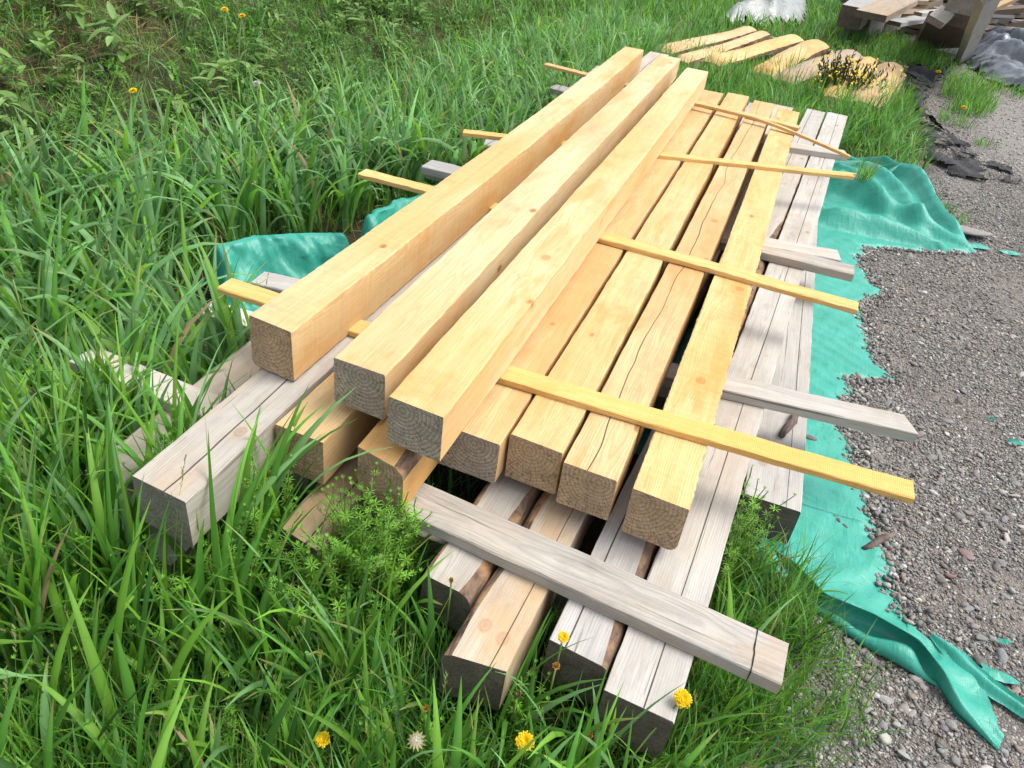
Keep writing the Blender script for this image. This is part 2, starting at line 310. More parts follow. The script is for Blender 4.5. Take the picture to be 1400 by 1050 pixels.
def ground_mat():
    t = NT('yard_ground'); tc = t.n('ShaderNodeTexCoord'); v = tc.outputs['Object']
    a = t.n('ShaderNodeAttribute', attribute_name='tint'); sp = t.n('ShaderNodeSeparateColor'); t.l(a.outputs['Color'], sp.inputs[0])
    # gravel
    v1 = t.n('ShaderNodeTexVoronoi', feature='F1'); t.l(v, v1.inputs['Vector']); v1.inputs['Scale'].default_value = 95
    v2 = t.n('ShaderNodeTexVoronoi', feature='DISTANCE_TO_EDGE'); t.l(v, v2.inputs['Vector']); v2.inputs['Scale'].default_value = 95
    sepc = t.n('ShaderNodeSeparateColor'); t.l(v1.outputs['Color'], sepc.inputs[0])
    g = t.ramp(sepc.outputs[0], [(0.0, (0.10, 0.094, 0.084)), (0.5, (0.215, 0.203, 0.185)), (0.8, (0.28, 0.255, 0.228)), (1.0, (0.42, 0.40, 0.365))])
    g = t.mix(t.ramp(v2.outputs['Distance'], [(0.0, 0.75), (0.18, 0.0)]), g, (0.035, 0.032, 0.03))
    big = t.noise(v, 1.3, 4, 0.6); g = t.mix(t.ramp(big, [(0.4, 0.0), (0.65, 0.55)]), g, (0.135, 0.118, 0.10))
    dust = t.noise(v, 3.3, 5, 0.7); g = t.mix(t.ramp(dust, [(0.52, 0.0), (0.68, 0.6)]), g, (0.26, 0.24, 0.21))
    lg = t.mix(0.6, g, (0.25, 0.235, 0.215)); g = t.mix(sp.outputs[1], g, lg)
    # soil with thatch
    s1 = t.noise(v, 6, 6, 0.7); s2 = t.noise(t.vmul(v, (3, 1, 1)), 60, 4, 0.7)
    s = t.mix(t.ramp(s1, [(0.35, 0.0), (0.7, 1.0)]), (0.022, 0.026, 0.010), (0.062, 0.050, 0.026)); s = t.mix(t.ramp(s2, [(0.5, 0.0), (0.75, 0.5)]), s, (0.12, 0.085, 0.05))
    s = t.mix(sp.outputs[2], s, (0.15, 0.115, 0.068))
    c = t.mix(sp.outputs[0], s, g)
    h = t.math('ADD', t.math('MULTIPLY', v2.outputs['Distance'], 1.2), t.math('MULTIPLY', s1, 0.6))
    return t.done(t.pbr(c, 0.88, 0.25, t.bump(h, 0.8, 0.012)))
GROUND = ground_mat()

# ------------------------------------------------------------------ terrain
def bank(x, y):
    foot = -2.15 + 0.07 * np.clip(y - 3, 0, 12) + 0.25 * np.sin(y * 0.8)
    d = np.clip(foot - x, 0, 14)
    return 0.36 * d * d / (d + 0.6) * (1 + 0.15 * np.sin(y * 1.7 + x))
def gh(x, y):
    x = np.asarray(x, float); y = np.asarray(y, float)
    return GZ + bank(x, y) + 0.018 * (vnoise(x, y, 1.1, 3) - 0.5) * np.clip(np.abs(x - 0.2) - 0.9, 0, 1) + np.clip(bank(x, y), 0, 0.3) * 0.5 * (vnoise(x, y, 2.2, 5) - 0.5)
# edge between grass and gravel on the drive side, x as a function of y
GE_Y = [-3.0, -0.6, -0.42, -0.16, 0.0, 0.28, 0.5, 0.72, 0.8, 4.9, 5.2, 5.5, 6.3, 7.2, 10.5, 13.0, 60.0]
GE_X = [0.45, 0.80, 0.95, 1.12, 1.18, 1.26, 1.14, 1.02, 0.95, 1.25, 1.62, 1.86, 1.90, 1.93, 1.95, 1.9, 1.6]
def grass_edge(y): return np.interp(y, GE_Y, GE_X)
def axis(fine_lo, fine_hi, step, lo, hi):
    a = list(np.arange(fine_lo, fine_hi + 1e-6, step)); s = step; v = fine_hi
    while v < hi: s *= 1.25; v += s; a.append(min(v, hi))
    s = step; v = fine_lo; b = []
    while v > lo: s *= 1.25; v -= s; b.append(max(v, lo))
    return np.array(b[::-1] + a)
gx = axis(-4.0, 4.0, 0.06, -220, 220); gy = axis(-1.2, 8.0, 0.06, -220, 220)
X, Y = np.meshgrid(gx, gy); Zg = gh(np.clip(X, -16, 60), np.clip(Y, -20, 40))
V = np.stack([X.ravel(), Y.ravel(), Zg.ravel()], 1); nx, ny = len(gx), len(gy)
ii = np.arange(nx * ny).reshape(ny, nx)
F = np.stack([ii[:-1, :-1].ravel(), ii[:-1, 1:].ravel(), ii[1:, 1:].ravel(), ii[1:, :-1].ravel()], 1)
ns = vnoise(X, Y, 6, 9) * 0.6 + vnoise(X, Y, 17, 4) * 0.4
grav = np.clip((X - grass_edge(Y)) / 0.22 + 0.5 + (ns - 0.5) * 2.4, 0, 1)
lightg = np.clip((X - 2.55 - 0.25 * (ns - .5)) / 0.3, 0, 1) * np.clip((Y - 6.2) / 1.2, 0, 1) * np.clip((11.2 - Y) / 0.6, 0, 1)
that = 0.35 * np.clip(vnoise(X, Y, 0.9, 21) * 2.2 - 1.05, 0, 1) * np.clip(bank(X, Y) * 4, 0, 1)
cols = np.stack([grav.ravel(), lightg.ravel(), that.ravel()], 1)
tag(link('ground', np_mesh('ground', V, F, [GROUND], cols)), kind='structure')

# ------------------------------------------------------------------ timbers
BOXES = []                                     # (inverse matrix, half width, y0, y1, z0, z1) of everything the grass must not grow through
def timber(name, label, cat, group, TL, ang, length, w, h, ztop, mats, skew=0.0, kskew=0.0, wane=None, ragged=0.0, bow=0.0, check=(9, 0, 0), seg=None, pitch=0.0, roll=0.0, taper=0.0, bowz=0.0, rough=0.0018, box=True, knots=()):
    """one sawn stick: TL = front far-left top corner (x, y); runs along +Y turned by ang; skew = y shift of the front cut at its other corner;
    wane = list of (corner, size, start, end) where the round of the log shows, corner 0 TL 1 TR 2 BR 3 BL"""
    rr = random.Random(hash((round(TL[0], 3), round(TL[1], 3), round(ztop, 2))) & 0xffff)
    n = seg or max(6, int(length / 0.05)); ch = min(0.0028, h * 0.12)
    base = [(-w / 2, h / 2, 1, -1), (w / 2, h / 2, -1, -1), (w / 2, -h / 2, -1, 1), (-w / 2, -h / 2, 1, 1)]
    ph = [rr.uniform(0, 6.3) for _ in range(16)]
    rings = []; W = {}
    for cidx, size, s0, s1 in (wane or []): W[cidx] = (size, s0, s1)
    for i in range(n + 1):
        t = i / n; y = t * length
        ring = []
        for ci, (x, z, sx, sz) in enumerate(base):
            c = ch * (1 + 0.4 * math.sin(y * 9 + ph[ci]))
            steps = 2
            if ci in W:
                size, s0, s1 = W[ci]
                e = max(0.0, min(1.0, (t - s0) * 14 + 0.5, (s1 - t) * 14 + 0.5)); c = max(c, size * e * (0.8 + 0.3 * math.sin(y * 3.1 + ph[4 + ci]) + 0.12 * math.sin(y * 17 + ph[5])))
                steps = 4
            # clockwise seen from the front: TL (side->top), TR (top->side), BR, BL
            pa = (x, z + sz * c); pb = (x + sx * c, z)
            if ci in (1, 3): pa, pb = pb, pa
            for k in range(steps):
                f = k / (steps - 1)
                px = pa[0] + (pb[0] - pa[0]) * f; pz = pa[1] + (pb[1] - pa[1]) * f
                if steps == 4:
                    b = 4 * f * (1 - f) * 0.22 * c; px -= sx * b * 0.7; pz -= sz * b * 0.7
                    px += rr.gauss(0, c * 0.03); pz += rr.gauss(0, c * 0.03)
                ring.append([px, pz])
        dx = bow * 4 * t * (1 - t) + 0.0012 * math.sin(y * 2.2 + ph[8]); dz = bowz * 4 * t * (1 - t) + 0.001 * math.sin(y * 1.7 + ph[9])
        k = 1 - taper * t
        pts = []
        for px, pz in ring:
            jx, jz = rr.gauss(0, rough * 0.35), rr.gauss(0, rough * 0.35)
            if ragged and px > w * 0.45: jx += abs(rr.gauss(0, ragged)) * (1 if pz > 0 else 0.5)
            xx = px * k + dx + jx; zz = pz + dz + jz
            yy = y
            u = px / w + 0.5
            if i == 0: yy += skew * u + rr.gauss(0, 0.0006)
            if i == n: yy += kskew * u
            if 0 < i < n: yy += skew * u * max(0, 1 - t * 8)
            pts.append((xx, yy, zz))
        rings.append(pts)
    m = len(rings[0]); V = [p for r_ in rings for p in r_]; Fq = []
    me = bpy.data.meshes.new(name); faces = []; mi = []
    # which verts belong to a wane corner -> bark material
    idx = 0; bark = []
    for ci in range(4):
        st = 4 if ci in W else 2
        for k in range(st): bark.append(ci in W and k < st - 1)
    for i in range(n):
        for j in range(m):
            a = i * m + j; b = i * m + (j + 1) % m
            faces.append((a, b, b + m, a + m)); 
            isb = 0
            if bark[j]:
                ci = [c for c in W][0] if len(W) == 1 else None
                isb = 2
                for cidx, (size, s0, s1) in W.items():
                    pass
            mi.append(isb)
    faces.append(tuple(range(m))[::-1]); mi.append(1)
    faces.append(tuple(n * m + j for j in range(m))); mi.append(1)
    me.from_pydata(V, [], [f[::-1] for f in faces]); 
    for mt in mats: me.materials.append(mt)
    me.polygons.foreach_set('material_index', mi); 
    sm = [False] * len(faces); me.polygons.foreach_set('use_smooth', sm); me.update()
    ca, sa = math.cos(ang), math.sin(ang)
    o = link(name, me)
    M = Matrix.Translation((TL[0] + ca * w / 2, TL[1] - sa * w / 2, ztop - h / 2)) @ Matrix.Rotation(-ang, 4, 'Z') @ Matrix.Rotation(pitch, 4, 'X') @ Matrix.Rotation(roll, 4, 'Y')
    o.matrix_world = M
    Mi = M.inverted(); kn = [Mi @ Vector((*at(kx, ky, ztop)[:2], ztop)) for kx, ky in knots] + [Vector((9, 9, 9))] * 2
    for q, v in zip('ab', kn): o['knot_%s_x' % q] = float(v.x); o['knot_%s_y' % q] = float(v.y)
    o['check_pos'] = float(check[0]); o['check_width'] = float(check[1]); o['check_wander'] = float(check[2])
    if box: BOXES.append((np.array(M.inverted()), w / 2 + 0.004, -0.02, length + 0.02, -h / 2 - 0.004, h / 2 + 0.006))
    return tag(o, label, cat, group)
def ft(p, q=None): return (float(p[0]), float(p[1]))
UP = 'fresh squared timbers laid on the sticks'; DK = 'fresh timbers of the yellow deck'; LW = 'weathered timbers of the bottom course'; ST = 'sticks laid across the yellow deck'; GS = 'grey battens between the courses'
BT = 0.022
Ym = [YEL, E_GREY, BARK]; Yb = [YELD, E_BRN, BARK]; Gm = [GREY, E_OLD, BARK]
# top three
timber('squared_timber', 'thick fresh yellow timber nearest the tall grass and teal tarp hump, top course', 'timber', UP, (-0.5146, 0.150), -0.0095, 4.78, 0.149, 0.166, 0.1716, [YEL, E_BRN, BARK], skew=-0.02, ragged=0.0015, seg=260, wane=[(3, 0.022, -0.1, 1.2)], bow=0.018, check=(0.02, 0.0006, 0.02))
timber('squared_timber', 'middle one of the three thick yellow timbers on top, cracked greyish cut end', 'timber', UP, (-0.207, 0.0837), -0.0131, 4.79, 0.157, 0.145, 0.172, Ym, skew=-0.012, bow=-0.003)
timber('squared_timber', 'thick fresh yellow timber on top beside the lower yellow deck, ringed cracked end', 'timber', UP, (0.0, -0.004), -0.0037, 4.61, 0.157, 0.142, 0.172, Ym, skew=-0.014, bow=0.003, knots=[(748, 352)])
# yellow deck
timber('squared_timber', 'yellow deck timber close under the top timbers, mostly overhung, dark square end', 'timber', DK, (0.1063 - 0.04, 0.165), 0.002, 4.66, 0.19, 0.142, 0.0, [YELD, E_GREY, BARK], skew=-0.008, rough=0.002)
timber('squared_timber', 'yellow deck timber second out from the top timbers with plain brown cut end', 'timber', DK, (0.2674, 0.213), 0.0054, 4.67, 0.155, 0.152, 0.0018, Yb, skew=-0.012, ragged=0.0012)
timber('squared_timber', 'yellow deck timber with a long wavy crack running its length', 'timber', DK, (0.4372, 0.170), 0.0119, 4.65, 0.150, 0.143, 0.0, Yb, skew=-0.006, check=(-0.018, 0.0034, 0.11), knots=[(978, 302)])
timber('squared_timber', 'outermost yellow deck timber with ragged edge and rounded barky corner on its end', 'timber', DK, (0.6304, 0.155), 0.0101, 4.56, 0.150, 0.155, 0.0007, Yb, skew=-0.010, ragged=0.0028, seg=300, wane=[(2, 0.032, -0.2, 0.25)], knots=[(960, 520), (1012, 395)])
timber('squared_timber', 'yellow deck timber overgrown by bedstraw next to the grey deck timber', 'timber', DK, (-0.308, -0.045), 0.012, 4.8, 0.150, 0.148, -0.002, Yb, skew=-0.006)
timber('squared_timber', 'yellow deck timber with slanted brown cut end jutting out below the cracked top timbers', 'timber', DK, (-0.071, -0.026), -0.010, 4.75, 0.152, 0.148, 0.0, Yb, skew=-0.040, wane=[(1, 0.03, -0.1, 0.12)])
timber('squared_timber', 'long silvery grey timber with knot and dark split jutting into the tall grass', 'timber', None, (-0.485, -0.371), -0.0055, 6.25, 0.168, 0.148, 0.0, [GREY, E_OLDG, BARK], skew=-0.018, check=(0.012, 0.0045, 0.05), rough=0.002, knots=[(332, 590)])
# weathered bottom course (top at -0.19)
ZB = -0.192
timber('squared_timber', 'short looking brown weathered timber end under the bedstraw, below the yellow deck', 'timber', LW, (-0.200, -0.205), -0.02, 5.6, 0.130, 0.148, ZB, [TAN, E_OLD, BARK], skew=-0.03, check=(0.03, 0.005, 0.03), rough=0.002)
timber('squared_timber', 'weathered timber with purplish bark edges and frayed end under the cross board', 'timber', LW, (0.200, -0.185), 0.040, 5.8, 0.145, 0.145, ZB, Gm, skew=-0.016, wane=[(1, 0.042, -0.2, 1.2), (0, 0.016, -0.2, 0.4)], rough=0.003)
timber('squared_timber', 'pale weathered timber with two pink knots sticking out furthest under the cross board', 'timber', LW, (0.342, -0.375), 0.048, 6.1, 0.150, 0.150, ZB, [TANG, E_OLD, BARK], skew=0.022, wane=[(0, 0.03, -0.1, 0.2)], check=(0.036, 0.0022, 0.02), rough=0.002, knots=[(666, 854), (690, 873)])
timber('squared_timber', 'silvered weathered timber with an orange bark edge and rounded dark end', 'timber', LW, (0.556, -0.235), 0.057, 6.05, 0.152, 0.150, ZB, [GREYP, E_OLD, BARK], skew=-0.012, wane=[(1, 0.045, -0.1, 0.5)], check=(-0.035, 0.0042, 0.02), rough=0.002)
timber('squared_timber', 'silvered weathered timber split by a long straight rusty crack, outer edge of the bottom course', 'timber', LW, (0.709, -0.310), 0.058, 6.15, 0.165, 0.150, ZB, [GREYP, E_OLD, BARK], skew=-0.004, check=(0.012, 0.0034, 0.012), rough=0.002)
timber('squared_timber', 'lowest grey timber with a nail-split dark end lying on the teal tarp', 'timber', None, (0.955, 0.715), -0.012, 4.6, 0.190, 0.160, -0.345, [GREYP, E_OLD, BARK], skew=-0.002, check=(0.045, 0.003, 0.01), rough=0.002, knots=[(1044, 632)])
timber('squared_timber', 'weathered timber buried in tall grass outside the grey deck timber', 'timber', LW, (-0.775, -0.26), -0.03, 6.1, 0.130, 0.146, ZB, [GREY, E_OLDG, BARK], rough=0.002)
# grey battens across (top at -0.15)
ZG = -0.152
def cross(name, label, cat, group, p, q, w, h, ztop, mats, **kw):
    """a stick whose near long edge runs from p to q on its top face"""
    dx, dy = q[0] - p[0], q[1] - p[1]; L = math.hypot(dx, dy); ang = math.atan2(dx, dy)
    # local +x is to the right of the travel direction, so TL is the edge away from the camera
    ca, sa = math.cos(ang), math.sin(ang)
    return timber(name, label, cat, group, (p[0] - ca * w, p[1] + sa * w), ang, L, w, h, ztop, mats, **kw)
cross('cross_board', 'long grey flat board lying across the bottom timber ends, dark nail crack near its tip', 'board', None, (0.02, -0.040), (1.075, -0.155), 0.128, 0.040, ZG, [GREY, E_OLDG, BARK], kskew=0.006, rough=0.0018)
def nail_crack(board):
    bm = bmesh.new(); w = 0.128
    ys = 1.061 - 0.075
    V = [(-w / 2 + w * k / 10, ys + 0.010 * (k / 10) + R.gauss(0, .0012)) for k in range(11)]; hw = 0.0016; z = 0.0207
    t1 = [bm.verts.new((x, y - hw * (0.5 + R.random()), z)) for x, y in V]; t2 = [bm.verts.new((x, y + hw * (0.5 + R.random()), z)) for x, y in V]
    f1 = bm.verts.new((w / 2 + .0012, V[-1][1] - .001, -0.018)); f2 = bm.verts.new((w / 2 + .0012, V[-1][1] + .001, -0.018)); e1 = bm.verts.new((w / 2 + .0012, V[-1][1] - hw, z)); e2 = bm.verts.new((w / 2 + .0012, V[-1][1] + hw, z))
    for k in range(10): bm.faces.new((t1[k], t1[k + 1], t2[k + 1], t2[k]))
    bm.faces.new((t1[10], e1, e2, t2[10])); bm.faces.new((e1, f1, f2, e2))
    me = bpy.data.meshes.new('nail_crack'); bm.to_mesh(me); bm.free(); me.materials.append(flat('crack_black', (0.02, 0.016, 0.012), .9)); link('nail_crack', me, board)
nail_crack([o for o in COL.objects if o.name == 'cross_board'][0])
cross('grey_batten', 'bleached grey batten poking out over the gravel from under the yellow deck', 'batten', GS, (-1.0, 0.80), (1.427, 1.068), 0.108, 0.040, ZG, [GREYP, E_OLDG, BARK], kskew=0.03)
cross('grey_batten', 'knotted grey batten of the close pair above the tarp, the longer one', 'batten', GS, (-0.985, 2.325), (1.252, 2.335), 0.118, 0.040, ZG, [GREY, E_OLDG, BARK])
cross('grey_batten', 'grey batten of the close pair above the tarp, the shorter one behind', 'batten', GS, (0.10, 2.30), (1.190, 2.475), 0.125, 0.040, ZG + 0.002, [GREYP, E_OLDG, BARK])
cross('grey_batten', 'grey batten on the bottom course under the bent thin stick at the far end', 'batten', GS, (0.1, 4.14), (1.225, 4.43), 0.13, 0.040, ZG, [GREYP, E_OLDG, BARK])
cross('grey_batten', 'bluish grey batten stub stacked on another in the tall grass', 'batten', GS, (-0.985, 2.262), (-0.66, 2.262), 0.135, 0.040, ZG + 0.043, [SIL, E_OLDG, BARK])
cross('grey_batten', 'tiny grey batten stub beneath the stick by the tall grass', 'batten', GS, (-0.90, 2.95), (-0.55, 3.05), 0.12, 0.040, ZG, [SIL, E_OLDG, BARK])
cross('grey_batten', 'grey batten stub at the far end by the highest stick tip in the grass', 'batten', GS, (-1.015, 4.56), (-0.55, 4.5), 0.15, 0.040, ZG, [SIL, E_OLDG, BARK])
cross('cross_board', 'bleached white and tan cross board half hidden in tall grass beside the grey timber', 'board', None, (-1.155, 0.080), (-0.42, 0.025), 0.105, 0.040, ZG, [WHT, E_OLDG, BARK])
cross('grey_batten', 'small grey batten end in the grass beneath the jutting grey timber', 'batten', GS, (-0.735, -0.325), (-0.46, -0.33), 0.12, 0.05, -0.342, [GREYP, E_OLDG, BARK])
cross('grey_batten', 'bleached batten sunk in grass below the shortest yellow stick tip', 'batten', GS, (-1.10, 0.60), (-0.55, 0.62), 0.10, 0.04, ZG - 0.06, [WHT, E_OLDG, BARK])
for i, yb in enumerate((1.1, 2.6, 4.6)):
    cross('bearer', 'dark bearer timber on the ground under the bottom course', 'bearer', 'bearers under the stack', (-0.95, yb), (0.93, yb + 0.05), 0.14, 0.15, -0.345, [GREY, E_OLD, BARK], seg=8)
cross('bearer', 'dark bearer timber on the ground under the bottom course', 'bearer', 'bearers under the stack', (-0.6, 0.08), (0.90, 0.05), 0.14, 0.15, -0.345, [GREY, E_OLD, BARK], seg=8)
# yellow sticks on the deck
Sm = [STK, E_FRESH, BARK]
cross('stick', 'wide orange-yellow stick across the near end of the deck, longest over the gravel', 'stick', ST, (-0.865, 0.450), (1.339, 0.450), 0.082, 0.0215, BT + 0.0005, Sm, bow=0.025, seg=60)
cross('stick', 'yellow stick second from the near end, its tip above the tarp beside the gravel', 'stick', ST, (-1.02, 1.652), (1.201, 1.552), 0.078, 0.0215, BT + 0.0005, Sm, bow=-0.012, seg=60, kskew=0.0, ragged=0.001)
cross('stick', 'slanting yellow stick with a pointed tip over the tarp', 'stick', ST, (-0.875, 2.54), (1.235, 3.34), 0.066, 0.0215, BT + 0.0005, Sm, kskew=-0.09, seg=60)
cross('stick', 'short yellow stick lying flat under the bent thin one at the far end', 'stick', ST, (-1.06, 4.50), (0.845, 4.16), 0.07, 0.0215, BT + 0.0005, Sm, seg=60)
def bent_stick():
    pts = [(0.12, 4.17, 0.046), (0.40, 4.155, 0.043), (0.64, 4.085, 0.040), (0.92, 4.00, 0.005), (1.19, 3.93, -0.04)]
    o = cross('stick', 'thin bent yellow stick drooping past the outer edge at the far end', 'stick', ST, (0.12, 4.15), (1.19, 4.15), 0.034, 0.018, 0.05, Sm, seg=40, box=False)
    L = 1.07
    for v in o.data.vertices:
        t = max(0.0, v.co.y / L)
        v.co.x += 0.24 * t ** 1.6; v.co.z += -0.002 - 0.136 * max(0.0, t - 0.40) ** 1.3
    return o
bent_stick()
# bits of bark and twigs
def tube_mesh(name, pts, radii, mats, sides=6, jag=0.0):
    pts = [Vector(p) for p in pts]; V = []; F = []
    for i, p in enumerate(pts):
        d = (pts[min(i + 1, len(pts) - 1)] - pts[max(i - 1, 0)]).normalized(); a = d.orthogonal().normalized(); b = d.cross(a)
        for k in range(sides):
            th = 2 * math.pi * k / sides; r_ = radii[i] * (1 + R.gauss(0, jag)); V.append(p + a * math.cos(th) * r_ + b * math.sin(th) * r_)
    for i in range(len(pts) - 1):
        for k in range(sides):
            F.append((i * sides + k, i * sides + (k + 1) % sides, (i + 1) * sides + (k + 1) % sides, (i + 1) * sides + k))
    F.append(tuple(range(sides))[::-1]); F.append(tuple((len(pts) - 1) * sides + k for k in range(sides)))
    me = bpy.data.meshes.new(name); me.from_pydata([tuple(v) for v in V], [], F)
    for mt in mats: me.materials.append(mt)
    me.polygons.foreach_set('use_smooth', [True] * len(F)); me.update(); return me
def twig(label, px, z, rad, cat='twig', name='twig', n=6):
    P = [at(x, y, z + rad) for x, y in px]; pts = []
    for i in range(n + 1):
        t = i / n * (len(P) - 1); k = min(int(t), len(P) - 2); p = P[k] + (P[k + 1] - P[k]) * (t - k)
        pts.append((p[0] + R.gauss(0, rad * .3), p[1] + R.gauss(0, rad * .3), p[2] + abs(R.gauss(0, rad * .3))))
    tag(link(name, tube_mesh(name, pts, [rad * (0.7 + 0.5 * math.sin(2.6 * i / n + .3)) for i in range(n + 1)], [TWIGM], 6, 0.12)), label, cat)
twig('dark bark strip on the lowest grey timber beside the grey batten', [(1068, 596), (1090, 563)], -0.345, 0.014, 'bark strip', 'bark_strip')
twig('stout grey twig at the edge of the tarp and gravel', [(1181, 753), (1224, 729)], -0.505, 0.011)
twig('thin straw twig crossing the tarp to the stout twig', [(1155, 720), (1196, 764)], -0.503, 0.003)
twig('short dark twig on the open tarp', [(1137, 705), (1158, 724)], -0.505, 0.007)
twig('brown twig beside the short dark one on the tarp', [(1129, 711), (1150, 722)], -0.504, 0.005)

# ------------------------------------------------------------------ tarp
TY = [0.30, 0.36, 0.40, 0.44, 0.483, 0.53, 0.577, 0.66, 0.767, 0.95, 1.13, 1.30, 1.452, 1.50, 1.538, 1.60, 1.687, 1.82, 1.88, 1.93, 1.972, 2.03, 2.07, 2.112, 2.16, 2.256, 2.50, 2.70, 2.807, 2.95, 3.05, 3.094, 3.13, 3.25, 3.5, 3.715, 3.80, 3.88, 3.95, 4.03, 4.09, 4.134, 4.20, 4.592, 4.9, 5.207, 5.5, 5.75]
TX = [1.92, 1.90, 1.86, 1.75, 1.650, 1.57, 1.502, 1.49, 1.481, 1.45, 1.416, 1.38, 1.364, 1.31, 1.290, 1.285, 1.297, 1.36, 1.37, 1.35, 1.349, 1.46, 1.55, 1.56, 1.50, 1.470, 1.44, 1.42, 1.407, 1.48, 1.53, 1.551, 1.49, 1.45, 1.42, 1.448, 1.58, 1.80, 1.90, 2.03, 2.12, 2.167, 2.15, 2.004, 1.93, 1.844, 1.62, 1.36]
# front: the raised free edge and, below it, the rolled lip
EP = [at(x, y, GZ + z) for x, y, z in [(1040, 742, .02), (1086, 769, .045), (1128, 812, .075), (1193, 838, .085), (1257, 874, .08), (1291, 917, .065), (1317, 964, .04), (1366, 1024, .012)]]
LP = [at(x, y, GZ + 0.004) for x, y in [(1020, 765), (1050, 795), (1116, 838), (1180, 884), (1245, 920), (1296, 946), (1318, 968), (1367, 1026)]]
def resample(P, n):
    P = np.array(P); d = np.r_[0, np.cumsum(np.linalg.norm(np.diff(P, axis=0), axis=1))]; s = np.linspace(0, d[-1], n)
    Q = np.stack([np.interp(s, d, P[:, k]) for k in range(3)], 1)
    for _ in range(6): Q[1:-1] = 0.25 * Q[:-2] + 0.5 * Q[1:-1] + 0.25 * Q[2:]
    return Q
def tarp_h(x, y):
    h = 0.008 + 0.010 * vnoise(x, y * 1.6, 4.5, 31) + 0.004 * vnoise(x, y, 14, 32)
    # fine creases, some fanning from the stack edge
    h = h + 0.006 * np.maximum(0, np.sin(y * 60 + x * 34 + 9 * vnoise(x, y, 2.2, 37))) * vnoise(x, y, 3.0, 38) + 0.005 * np.maximum(0, np.sin(y * 26 - x * 55 + 7 * vnoise(x, y, 1.7, 39))) * vnoise(x, y, 2.4, 40)
    # big pleats of the far flap, running out towards its tip
    w = np.clip((y - 3.55) / 0.5, 0, 1) * np.clip((x - 1.05) / 0.2, 0, 1)
    a = np.arctan2(y - 3.95, 2.35 - x)
    h = h + w * (0.11 * np.maximum(0, np.sin(a * 11 + 0.6 + 0.9 * vnoise(x, y, 2.5, 35))) ** 1.5 * np.clip((2.3 - x) * 1.3, 0.15, 1) + 0.012 * vnoise(x, y, 9, 36))
    w2 = np.clip((5.4 - y) / 0.3, 0, 1) * np.clip((y - 4.45) / 0.5, 0, 1) * np.clip((x - 1.15) / 0.25, 0, 1)
    h = h + w2 * 0.06
    # rolled hem and a second fold along the outer border of the far flap
    de = np.interp(y, TY, TX) - x; fl = np.clip((y - 4.12) / 0.25, 0, 1) * np.clip((5.75 - y) / 0.3, 0, 1)
    h = h + fl * (0.10 * np.exp(-((de - 0.075) / 0.045) ** 2) + 0.085 * np.exp(-((de - 0.30 - 0.06 * np.sin(y * 5)) / 0.06) ** 2) * np.clip(de * 3, 0, 1) + 0.04 * np.exp(-((de - 0.52) / 0.05) ** 2))
    # gentle wrinkles where it leaves the stack
    h = h + 0.012 * np.clip(1 - (x - 1.0) / 0.6, 0, 1) * (np.sin(y * 21 + 5 * vnoise(x, y, 3, 33) + x * 6) * 0.5 + 0.5) * np.clip(y - 0.7, 0, 1)
    return GZ + h
